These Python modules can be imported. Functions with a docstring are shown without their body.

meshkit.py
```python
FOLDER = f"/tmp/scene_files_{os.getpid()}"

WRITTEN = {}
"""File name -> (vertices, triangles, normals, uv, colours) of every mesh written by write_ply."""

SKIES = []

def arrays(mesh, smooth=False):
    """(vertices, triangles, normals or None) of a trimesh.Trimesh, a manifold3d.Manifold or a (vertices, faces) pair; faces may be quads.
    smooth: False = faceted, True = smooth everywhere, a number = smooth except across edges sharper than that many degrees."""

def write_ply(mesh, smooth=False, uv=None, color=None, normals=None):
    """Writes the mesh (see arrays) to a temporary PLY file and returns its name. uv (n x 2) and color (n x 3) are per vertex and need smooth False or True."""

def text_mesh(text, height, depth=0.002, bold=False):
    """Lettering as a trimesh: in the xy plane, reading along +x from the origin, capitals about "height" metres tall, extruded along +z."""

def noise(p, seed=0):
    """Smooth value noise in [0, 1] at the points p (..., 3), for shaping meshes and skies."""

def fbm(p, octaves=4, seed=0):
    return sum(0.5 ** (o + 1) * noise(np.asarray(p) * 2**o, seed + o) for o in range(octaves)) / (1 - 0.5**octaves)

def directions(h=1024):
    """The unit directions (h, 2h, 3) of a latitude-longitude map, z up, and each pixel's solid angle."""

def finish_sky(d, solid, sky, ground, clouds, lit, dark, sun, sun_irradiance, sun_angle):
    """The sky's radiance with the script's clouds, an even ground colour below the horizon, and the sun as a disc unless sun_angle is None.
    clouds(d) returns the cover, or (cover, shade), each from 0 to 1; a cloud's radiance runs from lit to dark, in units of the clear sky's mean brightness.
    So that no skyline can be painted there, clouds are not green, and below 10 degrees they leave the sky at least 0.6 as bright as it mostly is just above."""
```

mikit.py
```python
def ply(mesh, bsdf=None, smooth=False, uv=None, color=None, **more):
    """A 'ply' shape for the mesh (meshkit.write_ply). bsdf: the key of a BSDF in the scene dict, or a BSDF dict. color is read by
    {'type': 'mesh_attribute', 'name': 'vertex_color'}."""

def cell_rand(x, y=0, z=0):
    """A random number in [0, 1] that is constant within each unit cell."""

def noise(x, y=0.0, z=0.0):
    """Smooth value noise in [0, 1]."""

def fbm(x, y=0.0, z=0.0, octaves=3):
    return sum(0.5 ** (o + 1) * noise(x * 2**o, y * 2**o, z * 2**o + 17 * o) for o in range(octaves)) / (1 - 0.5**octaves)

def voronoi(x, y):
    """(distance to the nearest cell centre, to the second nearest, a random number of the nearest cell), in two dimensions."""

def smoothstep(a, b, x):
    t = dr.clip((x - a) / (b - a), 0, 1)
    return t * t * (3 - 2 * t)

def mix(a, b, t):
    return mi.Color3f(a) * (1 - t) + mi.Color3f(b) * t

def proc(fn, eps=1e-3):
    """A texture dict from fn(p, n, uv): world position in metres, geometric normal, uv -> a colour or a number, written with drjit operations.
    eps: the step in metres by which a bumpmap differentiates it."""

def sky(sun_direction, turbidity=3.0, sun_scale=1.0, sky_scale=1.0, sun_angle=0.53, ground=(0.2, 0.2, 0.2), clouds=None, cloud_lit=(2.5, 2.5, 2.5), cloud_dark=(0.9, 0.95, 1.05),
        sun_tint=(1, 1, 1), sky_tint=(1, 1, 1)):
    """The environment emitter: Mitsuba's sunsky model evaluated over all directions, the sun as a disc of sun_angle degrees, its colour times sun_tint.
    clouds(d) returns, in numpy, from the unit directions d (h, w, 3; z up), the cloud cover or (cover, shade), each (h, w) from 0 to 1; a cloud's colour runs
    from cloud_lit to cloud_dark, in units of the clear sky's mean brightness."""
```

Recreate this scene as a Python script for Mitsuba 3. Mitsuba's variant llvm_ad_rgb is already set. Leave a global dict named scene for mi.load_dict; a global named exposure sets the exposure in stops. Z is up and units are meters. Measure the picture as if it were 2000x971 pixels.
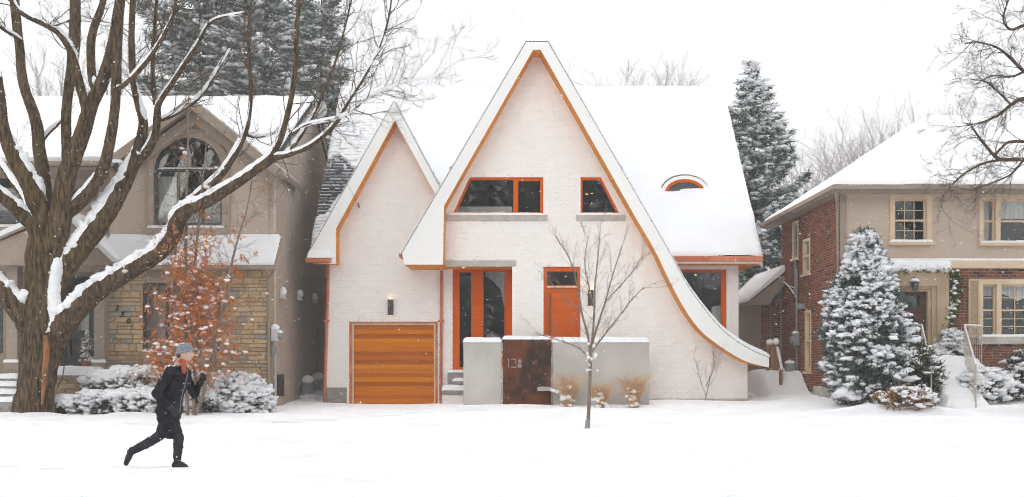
import math, numpy as np, trimesh, mitsuba as mi, drjit as dr, mikit, meshkit
from shapely.geometry import Polygon, LineString, box as sbox
from shapely import affinity
from shapely.prepared import prep
from scipy.interpolate import RBFInterpolator
import manifold3d as m3
T = mi.ScalarTransform4f
scene, labels = {}, {}

# ---------------------------------------------------------------- camera, sky, exposure
F, CX, HY, EYE = 2040.0, 1000.0, 700.0, 1.5          # measured on the 2000 px wide photograph
HAZE = 0.0015
scene['camera'] = {'type': 'perspective', 'fov': math.degrees(2 * math.atan(1000 / F)), 'fov_axis': 'x',
                   'principal_point_offset_y': -(HY - 485.5) / 971.0, 'near_clip': 0.1, 'far_clip': 2000.0,
                   'to_world': T().look_at(origin=[0, 0, EYE], target=[0, 10, EYE], up=[0, 0, 1]),
                   'medium': {'type': 'ref', 'id': 'haze_air'}}
scene['sky'] = mikit.sky([-0.3, -0.9, 0.46], turbidity=3, sun_scale=0.3, sun_angle=40, clouds=lambda d: 1.0, sun_tint=(0.76, 0.95, 1.36),
                         cloud_lit=(4.3, 4.35, 4.42), ground=(0.75, 0.75, 0.77))
exposure = 1.35

# ---------------------------------------------------------------- helpers
def X(px, Y): return (px - CX) / F * Y
def Z(py, Y): return EYE + (HY - py) / F * Y
def at(px, py, Y): return np.array([X(px, Y), Y, Z(py, Y)])

def numbered(key):
    if key not in scene and key not in labels and not any(k.startswith(key + '__') for k in scene): return key
    i = 1
    while f'{key}_{i:03d}' in scene or f'{key}_{i:03d}' in labels or any(k.startswith(f'{key}_{i:03d}__') for k in scene): i += 1
    return f'{key}_{i:03d}'
_cnt = {}
def child(parent, name):
    k = parent + '__' + name
    n = _cnt.get(k, 0); _cnt[k] = n + 1
    return k if n == 0 else f'{k}_{n:03d}'
def thing(name, label, cat, group=None, kind=None):
    key = numbered(name)
    labels[key] = {'label': label, 'category': cat}
    if group: labels[key]['group'] = group
    if kind: labels[key]['kind'] = kind
    return key
def part(parent, name, mesh, mat, smooth=False, label=None, stuff=False, **kw):
    k = child(parent, name)
    if hasattr(mesh, 'mesh'): mesh = mesh.mesh()
    scene[k] = mikit.ply(mesh, mat, smooth=smooth, **kw)
    e = {}
    if label: e['label'] = label
    if stuff: e['kind'] = 'stuff'
    if e: labels[k] = e
    return k
def whole(name, mesh, mat, label, cat, smooth=False, group=None, kind=None, **kw):
    k = thing(name, label, cat, group, kind)
    if hasattr(mesh, 'mesh'): mesh = mesh.mesh()
    scene[k] = mikit.ply(mesh, mat, smooth=smooth, **kw)
    return k

BOXF = np.array([[0, 1, 3], [0, 3, 2], [4, 6, 7], [4, 7, 5], [0, 4, 5], [0, 5, 1], [2, 3, 7], [2, 7, 6], [0, 2, 6], [0, 6, 4], [1, 5, 7], [1, 7, 3]])
class MB:
    def __init__(s): s.v, s.f, s.n = [], [], 0
    def add(s, v, f):
        v = np.asarray(v, float); f = np.asarray(f, int)
        if f.shape[1] == 4: f = np.vstack([f[:, [0, 1, 2]], f[:, [0, 2, 3]]])
        s.v.append(v); s.f.append(f + s.n); s.n += len(v); return s
    def box(s, x0, x1, y0, y1, z0, z1):
        v = np.array([[x, y, z] for x in (x0, x1) for y in (y0, y1) for z in (z0, z1)]); return s.add(v, BOXF)
    def cham(s, x0, x1, y0, y1, z0, z1, c):           # chamfered box: hull of three boxes
        p = [[x, y, z] for a, b, e in ((0, c, c), (c, 0, c), (c, c, 0)) for x in (x0 + a, x1 - a) for y in (y0 + b, y1 - b) for z in (z0 + e, z1 - e)]
        h = trimesh.convex.convex_hull(np.array(p)); return s.add(h.vertices, h.faces)
    def hull(s, pts):
        h = trimesh.convex.convex_hull(np.array(pts)); return s.add(h.vertices, h.faces)
    def prism(s, poly, y0, y1):                          # poly in (x, z), extruded along y
        for g in (getattr(poly, 'geoms', None) or [poly]):
            if g.area < 1e-6: continue
            m = trimesh.creation.extrude_polygon(g, y1 - y0, engine='earcut')
            a, b, c = m.vertices.T; s.add(np.stack([a, y1 - c, b], 1), m.faces)
        return s
    def prismx(s, poly, x0, x1):                         # poly in (y, z), extruded along x
        for g in (getattr(poly, 'geoms', None) or [poly]):
            if g.area < 1e-6: continue
            m = trimesh.creation.extrude_polygon(g, x1 - x0, engine='earcut')
            a, b, c = m.vertices.T; s.add(np.stack([c + x0, a, b], 1), m.faces)
        return s
    def prismz(s, poly, z0, z1):
        for g in (getattr(poly, 'geoms', None) or [poly]):
            m = trimesh.creation.extrude_polygon(g, z1 - z0, engine='earcut')
            s.add(m.vertices + [0, 0, z0], m.faces)
        return s
    def tube(s, P, R, sides=8, caps=True):
        v, f = tubes(np.asarray(P, float)[None], np.broadcast_to(R, (len(P),))[None].astype(float), sides, caps); return s.add(v, f)
    def mesh(s): return (np.vstack(s.v), np.vstack(s.f))
    def mapv(s, fn): s.v = [fn(v) for v in s.v]; return s

def tubes(P, R, sides=3, caps=False):
    """many polylines at once: P (n,k,3), R (n,k)."""
    n, k, _ = P.shape
    t = np.gradient(P, axis=1); t /= np.linalg.norm(t, axis=2, keepdims=True) + 1e-12
    ref = np.where(np.abs(t[:, :1, 2:]) < 0.75, [0, 0, 1.0], [0.2, 1.0, 0]); 
    a = np.cross(t, np.broadcast_to(ref, t.shape)); a /= np.linalg.norm(a, axis=2, keepdims=True) + 1e-12
    b = np.cross(t, a); an = np.arange(sides) * 2 * np.pi / sides
    v = P[:, :, None] + R[:, :, None, None] * (np.cos(an)[:, None] * a[:, :, None] + np.sin(an)[:, None] * b[:, :, None])
    i, j = np.meshgrid(np.arange(k - 1), np.arange(sides), indexing='ij')
    q = np.stack([i * sides + j, i * sides + (j + 1) % sides, (i + 1) * sides + (j + 1) % sides, (i + 1) * sides + j], -1).reshape(-1, 4)
    tri = np.vstack([q[:, [0, 1, 2]], q[:, [0, 2, 3]]])
    if caps:
        fan = np.array([[0, j + 1, j] for j in range(1, sides - 1)]); end = (k - 1) * sides + fan[:, ::-1]
        tri = np.vstack([tri, fan, end])
    f = (tri[None] + (np.arange(n) * k * sides)[:, None, None]).reshape(-1, 3)
    return v.reshape(-1, 3), f

def spline(P, n):
    """Catmull-Rom through the rows of P (any width)."""
    P = np.asarray(P, float)
    Q = np.vstack([2 * P[0] - P[1], P, 2 * P[-1] - P[-2]]); out = []
    for u in np.linspace(0, len(P) - 1 - 1e-6, n):
        i = int(u); t = u - i; a, b, c, d = Q[i:i + 4]
        out.append(0.5 * (2 * b + (c - a) * t + (2 * a - 5 * b + 4 * c - d) * t * t + (3 * b - a - 3 * c + d) * t ** 3))
    return np.array(out)

ICO = {k: trimesh.creation.icosphere(subdivisions=k) for k in (0, 1, 2, 3)}
def blobs(C, S, rng, sub=1, rough=0.3, yaw=True, angles=None):
    """many lumpy ellipsoids: centres C (n,3), half sizes S (n,3)."""
    C = np.asarray(C, float); S = np.asarray(S, float); n = len(C)
    iv, jf = np.array(ICO[sub].vertices), np.array(ICO[sub].faces)
    off = rng.uniform(0, 50, (n, 1, 3))
    k = 1 + rough * (meshkit.noise(iv[None] * 1.6 + off) - 0.5) * 2 + rough * 0.6 * (meshkit.noise(iv[None] * 3.5 + off) - .5) * 2
    v = iv[None] * k[..., None] * S[:, None]
    if yaw:
        a = rng.uniform(0, 6.28, n) if angles is None else angles; c, s_ = np.cos(a)[:, None], np.sin(a)[:, None]
        v = np.stack([v[..., 0] * c - v[..., 1] * s_, v[..., 0] * s_ + v[..., 1] * c, v[..., 2]], -1)
    v += C[:, None]
    f = (jf[None] + (np.arange(n) * len(iv))[:, None, None]).reshape(-1, 3)
    return v.reshape(-1, 3), f
def unit(v): return v / (np.linalg.norm(v, axis=-1, keepdims=True) + 1e-12)
def cat(*ms):
    ms = [m for m in ms if m is not None and len(m[0])]
    n = np.cumsum([0] + [len(m[0]) for m in ms])
    return np.vstack([m[0] for m in ms]), np.vstack([m[1] + a for m, a in zip(ms, n)])

def rough_snow(m, size=.3, amp=.05, freq=1.1, seed=0):
    v, f = m.mesh() if hasattr(m, 'mesh') else m
    tm = trimesh.Trimesh(v, f, process=True); v, f = trimesh.remesh.subdivide_to_size(tm.vertices, tm.faces, size)
    tm = trimesh.Trimesh(v, f, process=True); v = tm.vertices.copy(); v[:, 2] += amp * (meshkit.fbm(v * freq + seed, 3, seed) - .5) * 2
    return v, tm.faces
# ---------------------------------------------------------------- materials
P_ = mikit.proc; fbm, noise, cell, smooth_, mix = mikit.fbm, mikit.noise, mikit.cell_rand, mikit.smoothstep, mikit.mix
def mat(name, color, rough=0.7, metallic=0.0, spec=0.4, bump=None, scale=1.0, eps=1e-3, **kw):
    col = {'type': 'rgb', 'value': list(color)} if not isinstance(color, dict) else color
    b = {'type': 'principled', 'base_color': col, 'roughness': rough, 'metallic': metallic, 'specular': spec, **kw}
    if bump is not None: b = {'type': 'bumpmap', 'arbitrary': P_(bump, eps), 'scale': scale, 'bsdf': b}
    scene[name] = {'type': 'twosided', 'bsdf': b}
    return name
def diff(name, color):
    col = {'type': 'rgb', 'value': list(color)} if not isinstance(color, dict) else color
    scene[name] = {'type': 'twosided', 'bsdf': {'type': 'diffuse', 'reflectance': col}}; return name
def vary(a, b, f, oct=3):           # two tones mixed by noise of frequency f (scalar or 3)
    fx, fy, fz = (f, f, f) if np.isscalar(f) else f
    return P_(lambda p, n, uv: mix(a, b, smooth_(0.25, 0.75, fbm(p.x * fx, p.y * fy, p.z * fz, oct))))
mat('mat_snow', vary((0.855, 0.865, 0.885), (0.885, 0.893, 0.91), 1.3), 0.9, spec=0.15,
    bump=lambda p, n, uv: fbm(p.x * 6, p.y * 6, p.z * 6, 4) * 0.03, scale=1.0, eps=4e-3)
mat('mat_ground_snow', vary((0.79, 0.80, 0.82), (0.825, 0.833, 0.85), 0.9), 0.9, spec=0.1, bump=lambda p, n, uv: fbm(p.x * 5, p.y * 5, p.z * 5, 4) * 0.05, scale=1.0, eps=5e-3)
diff('mat_snowy_wood', vary((0.10, 0.135, 0.125), (0.30, 0.34, 0.34), 0.7))
diff('mat_numeral', (0.27, 0.25, 0.23))
diff('mat_snow_plain', (0.875, 0.885, 0.905))
def brick_tone(L, H, u, z0, tones, mortar_noise=0.12):
    def fn(p, n, uv):
        w = u(p); row = dr.floor((p.z - z0) / H + 1e-3)
        colm = dr.floor((w + 0.5 * L * (row - 2 * dr.floor(row / 2))) / L + 1e-3)
        r = cell(colm, row, 3); r2 = cell(colm, row, 9)
        c = mix(tones[0], tones[1], smooth_(0.05, 0.75, r))
        c = mix(c, tones[2], smooth_(0.80, 0.95, r2))
        return c * (0.90 + 0.2 * fbm(p.x * 30, p.y * 30, p.z * 45, 3)) * (0.955 + .09 * fbm(p.x * 1.6, p.y * 1.6, p.z * .35, 3)) * (1 - .13 * smooth_(.95, .30, p.z) * fbm(p.x * 3, p.y * 3, p.z * 2 + 7, 3))
    return P_(fn)
WB = dict(L=0.2, H=0.0675)             # white brick module
mat('mat_white_brick', brick_tone(WB['L'], WB['H'], lambda p: p.x, 0.0, ((0.83, 0.795, 0.765), (0.85, 0.815, 0.785), (0.80, 0.76, 0.725))), 0.8, spec=0.3,
    bump=lambda p, n, uv: fbm(p.x * 60, p.y * 60, p.z * 60, 2) * .003)
mat('mat_white_mortar', (0.93, 0.915, 0.90), 0.95, spec=0.1)
RB = dict(L=0.213, H=0.075)
reds = ((0.155, 0.046, 0.026), (0.215, 0.074, 0.038), (0.062, 0.034, 0.027))
mat('mat_red_brick_front', brick_tone(RB['L'], RB['H'], lambda p: p.x, 0.0, reds), 0.85, spec=0.2)
mat('mat_red_brick_side', brick_tone(RB['L'], RB['H'], lambda p: -p.y, 0.0, reds), 0.85, spec=0.2)
mat('mat_red_mortar', (0.38, 0.31, 0.26), 0.95, spec=0.1)
mat('mat_fascia', vary((0.86, 0.85, 0.825), (0.88, 0.87, 0.85), 1.1), 0.55, spec=0.3)
def wood(name, a, b, axis=0, rough=0.5, f=(1.2, 22)):
    def fn(p, n, uv):
        q = [p.x, p.y, p.z]; g = [c * (f[0] if i == axis else f[1]) for i, c in enumerate(q)]
        w = fbm(*g, 4); w2 = fbm(g[0] * .35 + 9, g[1] * .35, g[2] * .35, 2)
        return mix(a, b, smooth_(0.2, 0.8, 0.65 * w + 0.35 * w2))
    return mat(name, P_(fn), rough, spec=0.05, bump=lambda p, n, uv: fbm(*[c * (f[0] if i == axis else f[1] * 2.5) for i, c in enumerate([p.x, p.y, p.z])], 2) * 0.004)
wood('mat_cedar_frame', (0.52, 0.080, 0.002), (0.66, 0.125, 0.003), 2)
wood('mat_cedar_door', (0.54, 0.088, 0.002), (0.64, 0.125, 0.003), 0, f=(1.0, 30))
wood('mat_soffit_wood', (0.58, 0.20, 0.022), (0.72, 0.30, 0.05), 1)
for i, (a, b) in enumerate([((0.53, 0.145, 0.003), (0.66, 0.205, 0.005)), ((0.46, 0.115, 0.003), (0.57, 0.16, 0.005)), ((0.36, 0.088, 0.003), (0.46, 0.122, 0.005)), ((0.60, 0.185, 0.003), (0.72, 0.26, 0.006))]):
    wood(f'mat_plank_{i}', a, b, 0, f=(1.5, 26))
mat('mat_copper', vary((0.46, 0.12, 0.055), (0.62, 0.21, 0.11), 2.5), 0.42, metallic=0.25, spec=0.5)
mat('mat_concrete', P_(lambda p, n, uv: mix((0.45, 0.425, 0.385), (0.58, 0.555, 0.515), smooth_(.2, .8, fbm(p.x * 1.1, p.y, p.z * 0.9, 4))) * (0.93 + 0.14 * fbm(p.x * 25, p.y * 25, p.z * 25, 3))), 0.75, spec=0.25,
    bump=lambda p, n, uv: fbm(p.x * 18, p.y * 18, p.z * 18, 3) * .004)
mat('mat_sill_stone', vary((0.40, 0.37, 0.33), (0.50, 0.47, 0.43), 6), 0.85)
mat('mat_grey_stone', vary((0.22, 0.205, 0.19), (0.32, 0.30, 0.28), 9), 0.85)
def rust(p, n, uv):
    a = fbm(p.x * 1.6 + 4, p.y, p.z * 1.3, 4); b = fbm(p.x * 6, p.y * 6, p.z * 2.5, 4)
    c = mix((0.115, 0.030, 0.007), (0.030, 0.014, 0.008), smooth_(0.38, 0.62, a))
    return mix(c, (0.19, 0.055, 0.010), 0.7 * smooth_(0.5, 0.8, b))
mat('mat_rusted_steel', P_(rust), 0.7, metallic=0.1, spec=0.3, bump=lambda p, n, uv: fbm(p.x * 40, p.y * 40, p.z * 40, 3) * .002)
mat('mat_steel', (0.42, 0.40, 0.37), 0.45, metallic=0.3)
mat('mat_shingle', vary((0.035, 0.037, 0.042), (0.085, 0.09, 0.10), 7), 0.9, spec=0.2)
mat('mat_dark_metal', (0.055, 0.035, 0.035), 0.5, spec=0.5)
mat('mat_black', (0.014, 0.013, 0.014), 0.5)
mat('mat_dark_frame', (0.028, 0.026, 0.026), 0.4, spec=0.5)
mat('mat_interior', (0.030, 0.078, 0.072), 0.9, spec=0.1)
mat('mat_curtain', vary((0.42, 0.44, 0.42), (0.6, 0.62, 0.6), (30, 30, 1.2)), 0.95, spec=0.05)
mat('mat_stucco', P_(lambda p, n, uv: mix((0.47, 0.375, 0.305), (0.52, 0.42, 0.345), smooth_(.2, .8, fbm(p.x * 1.4, p.y * 1.4, p.z * .7, 4))) * (0.92 + 0.16 * fbm(p.x * 60, p.y * 60, p.z * 60, 2))), 0.95, spec=0.1,
    bump=lambda p, n, uv: fbm(p.x * 45, p.y * 45, p.z * 45, 2) * .005)
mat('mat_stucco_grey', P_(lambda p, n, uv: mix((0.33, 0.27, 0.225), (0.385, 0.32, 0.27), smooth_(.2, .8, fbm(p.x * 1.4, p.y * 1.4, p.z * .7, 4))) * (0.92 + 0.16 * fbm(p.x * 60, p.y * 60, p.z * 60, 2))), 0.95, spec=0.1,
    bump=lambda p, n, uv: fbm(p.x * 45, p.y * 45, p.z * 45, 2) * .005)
mat('mat_stucco_trim', vary((0.36, 0.285, 0.225), (0.41, 0.33, 0.265), 3), 0.9, spec=0.15)
mat('mat_gutter', (0.30, 0.235, 0.19), 0.55, spec=0.4)
mat('mat_beige_trim', vary((0.60, 0.46, 0.31), (0.68, 0.53, 0.37), 2.2), 0.7, spec=0.25)
mat('mat_tan_portal', vary((0.39, 0.285, 0.185), (0.46, 0.345, 0.235), 2.0), 0.8, spec=0.2)
mat('mat_stone_mortar', (0.30, 0.245, 0.175), 0.95, spec=0.1)
STONES = [((0.36, 0.235, 0.115), (0.45, 0.315, 0.165)), ((0.42, 0.29, 0.15), (0.50, 0.365, 0.21)), ((0.28, 0.225, 0.165), (0.36, 0.30, 0.22)), ((0.31, 0.195, 0.095), (0.40, 0.26, 0.13)), ((0.22, 0.20, 0.175), (0.29, 0.265, 0.235))]
for i, (a, b) in enumerate(STONES):
    mat(f'mat_stone_{i}', vary([q * 1.15 + .065 for q in a], [q * 1.15 + .065 for q in b], 11), 0.9, spec=0.15, bump=lambda p, n, uv: fbm(p.x * 22, p.y * 22, p.z * 22, 3) * .012)
mat('mat_brown_door', vary((0.055, 0.020, 0.012), (0.085, 0.032, 0.02), (8, 8, 1)), 0.5)
mat('mat_shutter', (0.47, 0.35, 0.235), 0.7)
mat('mat_deck_wood', vary((0.23, 0.125, 0.07), (0.31, 0.18, 0.11), (9, 9, 1.5)), 0.85)
mat('mat_grey_metal', (0.27, 0.28, 0.29), 0.55, metallic=0.2)
mat('mat_light_metal', (0.55, 0.55, 0.54), 0.55)
mat('mat_rail', (0.47, 0.41, 0.34), 0.55)
def bark(p, n, uv):
    a = fbm(p.x * 26, p.y * 26, p.z * 3.4, 3); b = fbm(p.x * 1.2, p.y * 1.2, p.z * 0.5, 3)
    c = mix((0.036, 0.024, 0.015), (0.145, 0.096, 0.058), smooth_(0.25, 0.75, a))
    return mix(c, c * mi.Color3f(0.98, 1.0, 0.74), smooth_(.45, .75, b))
mat('mat_bark', P_(bark), 0.95, spec=0.1, bump=lambda p, n, uv: fbm(p.x * 24, p.y * 24, p.z * 3.6, 3) * .07, eps=3e-3)
mat('mat_scar', vary((0.34, 0.145, 0.045), (0.17, 0.08, 0.04), (20, 20, 3)), 0.9)
mat('mat_twig', vary((0.060, 0.045, 0.034), (0.11, 0.082, 0.062), 4), 0.95, spec=0.1)
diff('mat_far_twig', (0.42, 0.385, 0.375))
mat('mat_young_bark', vary((0.17, 0.125, 0.095), (0.25, 0.19, 0.15), (20, 20, 6)), 0.9)
diff('mat_spruce', vary((0.075, 0.110, 0.092), (0.130, 0.160, 0.132), 1.4))
diff('mat_pine', vary((0.095, 0.115, 0.098), (0.155, 0.165, 0.14), 1.0))
diff('mat_juniper', vary((0.058, 0.085, 0.076), (0.110, 0.140, 0.125), 3.0))
diff('mat_yew', vary((0.030, 0.036, 0.016), (0.075, 0.075, 0.03), 5.0))
diff('mat_boxwood', vary((0.040, 0.044, 0.028), (0.085, 0.085, 0.055), 6.0))
diff('mat_ivy', vary((0.045, 0.075, 0.018), (0.12, 0.15, 0.03), 8.0))
diff('mat_brown_leaf', vary((0.30, 0.13, 0.05), (0.20, 0.13, 0.04), 8.0))
scene['mat_orange_leaf'] = {'type': 'principledthin', 'base_color': vary((0.70, 0.20, 0.022), (0.56, 0.20, 0.06), 6.0), 'roughness': 0.7, 'diff_trans': 0.6}
mat('mat_straw', vary((0.50, 0.29, 0.15), (0.66, 0.46, 0.28), 20), 0.9)
scene['mat_glass'] = {'type': 'thindielectric', 'int_ior': 1.52}
mat('mat_warm_lamp', (0.9, 0.8, 0.6), 0.6)
mat('mat_jacket', vary((0.010, 0.009, 0.012), (0.022, 0.020, 0.026), 9), 0.85, spec=0.2)
mat('mat_trousers', vary((0.022, 0.020, 0.026), (0.04, 0.037, 0.045), 9), 0.9, spec=0.2)
mat('mat_skin', (0.60, 0.38, 0.29), 0.6)
mat('mat_knit_hat', vary((0.19, 0.21, 0.24), (0.27, 0.29, 0.33), 40), 0.95, spec=0.05)
mat('mat_red_scarf', vary((0.34, 0.085, 0.055), (0.42, 0.12, 0.08), 30), 0.95, spec=0.05)
mat('mat_tan_collar', (0.46, 0.33, 0.25), 0.95)
mat('mat_lantern', (0.05, 0.055, 0.055), 0.5)
mat('mat_terracotta', (0.23, 0.09, 0.055), 0.85)
# ---------------------------------------------------------------- air
scene['haze_air'] = {'type': 'homogeneous', 'albedo': {'type': 'rgb', 'value': [0.95, 0.95, 0.95]}, 'sigma_t': HAZE}
scene['no_surface'] = {'type': 'null'}
scene['haze'] = {'type': 'cube', 'to_world': T().translate([0, 45, 16]).scale([130, 110, 18]), 'bsdf': {'type': 'ref', 'id': 'no_surface'},
                 'interior': {'type': 'ref', 'id': 'haze_air'}}
labels['haze'] = {'kind': 'stuff', 'label': 'thin white snowy haze hanging over the whole street'}

# ---------------------------------------------------------------- snowy ground
_gp = [(-40, 20, 0), (-20, 20, 0), (0, 20, 0), (20, 20, 0), (40, 20, 0), (-40, 10, 0), (0, 10, 0), (40, 10, 0), (-40, -40, 0), (40, -40, 0), (0, -30, 0), (0, 0, 0), (0, 15, 0), (-12, 15, 0), (12, 15, 0),
       (-12, 24, 0), (-6, 24, 0.02), (0, 24, 0.02), (6, 24, 0.05), (12, 24, 0.1), (-11.8, 26.5, 0.02), (-9.5, 26.5, 0.06), (-6, 28, 0.12), (-3.4, 31, 0.11), (-5.4, 31, 0.12), (-2.2, 30.8, 0.10), (-2.0, 29, 0.16), (0, 28.6, 0.20),
       (2, 28.6, 0.22), (4, 28.8, 0.24), (4, 30, 0.27), (6.7, 30, 0.27), (-6, 34, 0.24), (-6.1, 40, 0.4), (-6, 50, 0.6), (6.9, 33, 0.42), (7.4, 36, 0.5), (7.5, 45, 0.6),
       (8, 28, 0.33), (9, 26, 0.34), (10, 25.6, 0.32), (12, 26.5, 0.42), (12.3, 25, 0.25), (14, 27, 0.62), (16, 27, 0.72), (-16, 28, 0.2), (-9, 30, 0.2), (-14, 40, 0.5), (14, 40, 0.8), (-40, 60, 0.8), (0, 60, 0.8), (40, 60, 0.9), (0, 100, 1), (60, 100, 1), (-60, 100, 1), (-80, 30, 0), (80, 30, 0.4)]
_gp = np.array(_gp, float)
_rbf = RBFInterpolator(_gp[:, :2], _gp[:, 2], kernel='linear', smoothing=0.02)
def gz(x, y):
    x, y = np.broadcast_arrays(np.asarray(x, float), np.asarray(y, float)); p = np.stack([x.ravel(), y.ravel()], 1)
    z = _rbf(p).reshape(x.shape)
    q = np.stack([x, y, 0 * x], -1)
    amp = np.clip((y - 6) / 10, 0.25, 1)
    z = z + amp * (0.20 * (meshkit.fbm(q * [0.22, 0.5, 1], 4, 3) - .5) + 0.06 * (meshkit.fbm(q * [1.1, 1.9, 1], 3, 8) - .5))
    for bx_, by_, bw, bh in ((8.6, 25.0, .75, .20), (12.0, 25.1, .7, .10), (9.9, 24.6, .8, .14), (-9.6, 26.2, .6, .08), (-12.0, 26.3, .8, .12), (4.9, 29.3, .8, .07)): z = z + bh * np.exp(-((x - bx_) / bw) ** 2 - ((y - by_) / (bw * .7)) ** 2)
    for c, w, h in ((23.4, .5, .06), (19.2, .7, .07), (16.4, .35, -.06), (12.6, .4, -.045), (11.0, .4, -.045)):   # ploughed ridges, old wheel tracks, all but filled
        z = z + h * np.exp(-((y - c - 0.6 * (meshkit.noise(q * [.12, 0, 0], 5) - .5)) / w) ** 2) * (0.5 + meshkit.noise(q * [.5, .3, 1], 6))
    return z
def g1(x, y): return float(gz(x, y))
_xs = np.unique(np.concatenate([np.linspace(-125, -24, 26), np.linspace(-24, 24, 620), np.linspace(24, 125, 26)]))
_ys = np.unique(np.concatenate([np.linspace(-60, 5, 30), np.linspace(5, 13, 70), np.linspace(13, 15.5, 60), np.linspace(15.5, 34, 220), np.linspace(34, 60, 40), np.linspace(60, 150, 24)]))
_gx, _gy = np.meshgrid(_xs, _ys, indexing='ij'); _gh = gz(_gx, _gy)
_rg = np.random.default_rng(5)                       # a line of filled-in footprints crossing the yard
for k in range(26):
    fx, fy = -9.4 + 0.36 * k + _rg.normal(0, .03), 22.3 + 0.21 * k + (0.12 if k % 2 else -0.12)
    if fy < 27.5: _gh -= 0.10 * np.exp(-(((_gx - fx) / .16) ** 2 + ((_gy - fy) / .11) ** 2))
for k in range(9):                                   # fresh footprints behind the runner
    fx, fy = -4.62 - .78 * k, 14.3 + (.10 if k % 2 else -.10)
    d_ = ((_gx - fx) / .17) ** 2 + ((_gy - fy) / .085) ** 2; _gh += -.13 * np.exp(-d_ ** 1.6) + .022 * np.exp(-(np.sqrt(d_) - 1.5) ** 2 * 4)
def grid_mesh(vx):
    a, b = vx.shape[:2]; i, j = np.meshgrid(np.arange(a - 1), np.arange(b - 1), indexing='ij')
    q = np.stack([i * b + j, (i + 1) * b + j, (i + 1) * b + j + 1, i * b + j + 1], -1).reshape(-1, 4)
    return vx.reshape(-1, 3), np.vstack([q[:, [0, 1, 2]], q[:, [0, 2, 3]]])
whole('snowy_ground', grid_mesh(np.stack([_gx, _gy, _gh], -1)), 'mat_ground_snow', 'untouched white snow covering the yards and the street', 'snow', smooth=True, kind='structure')
del labels['snowy_ground']['category']

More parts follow.
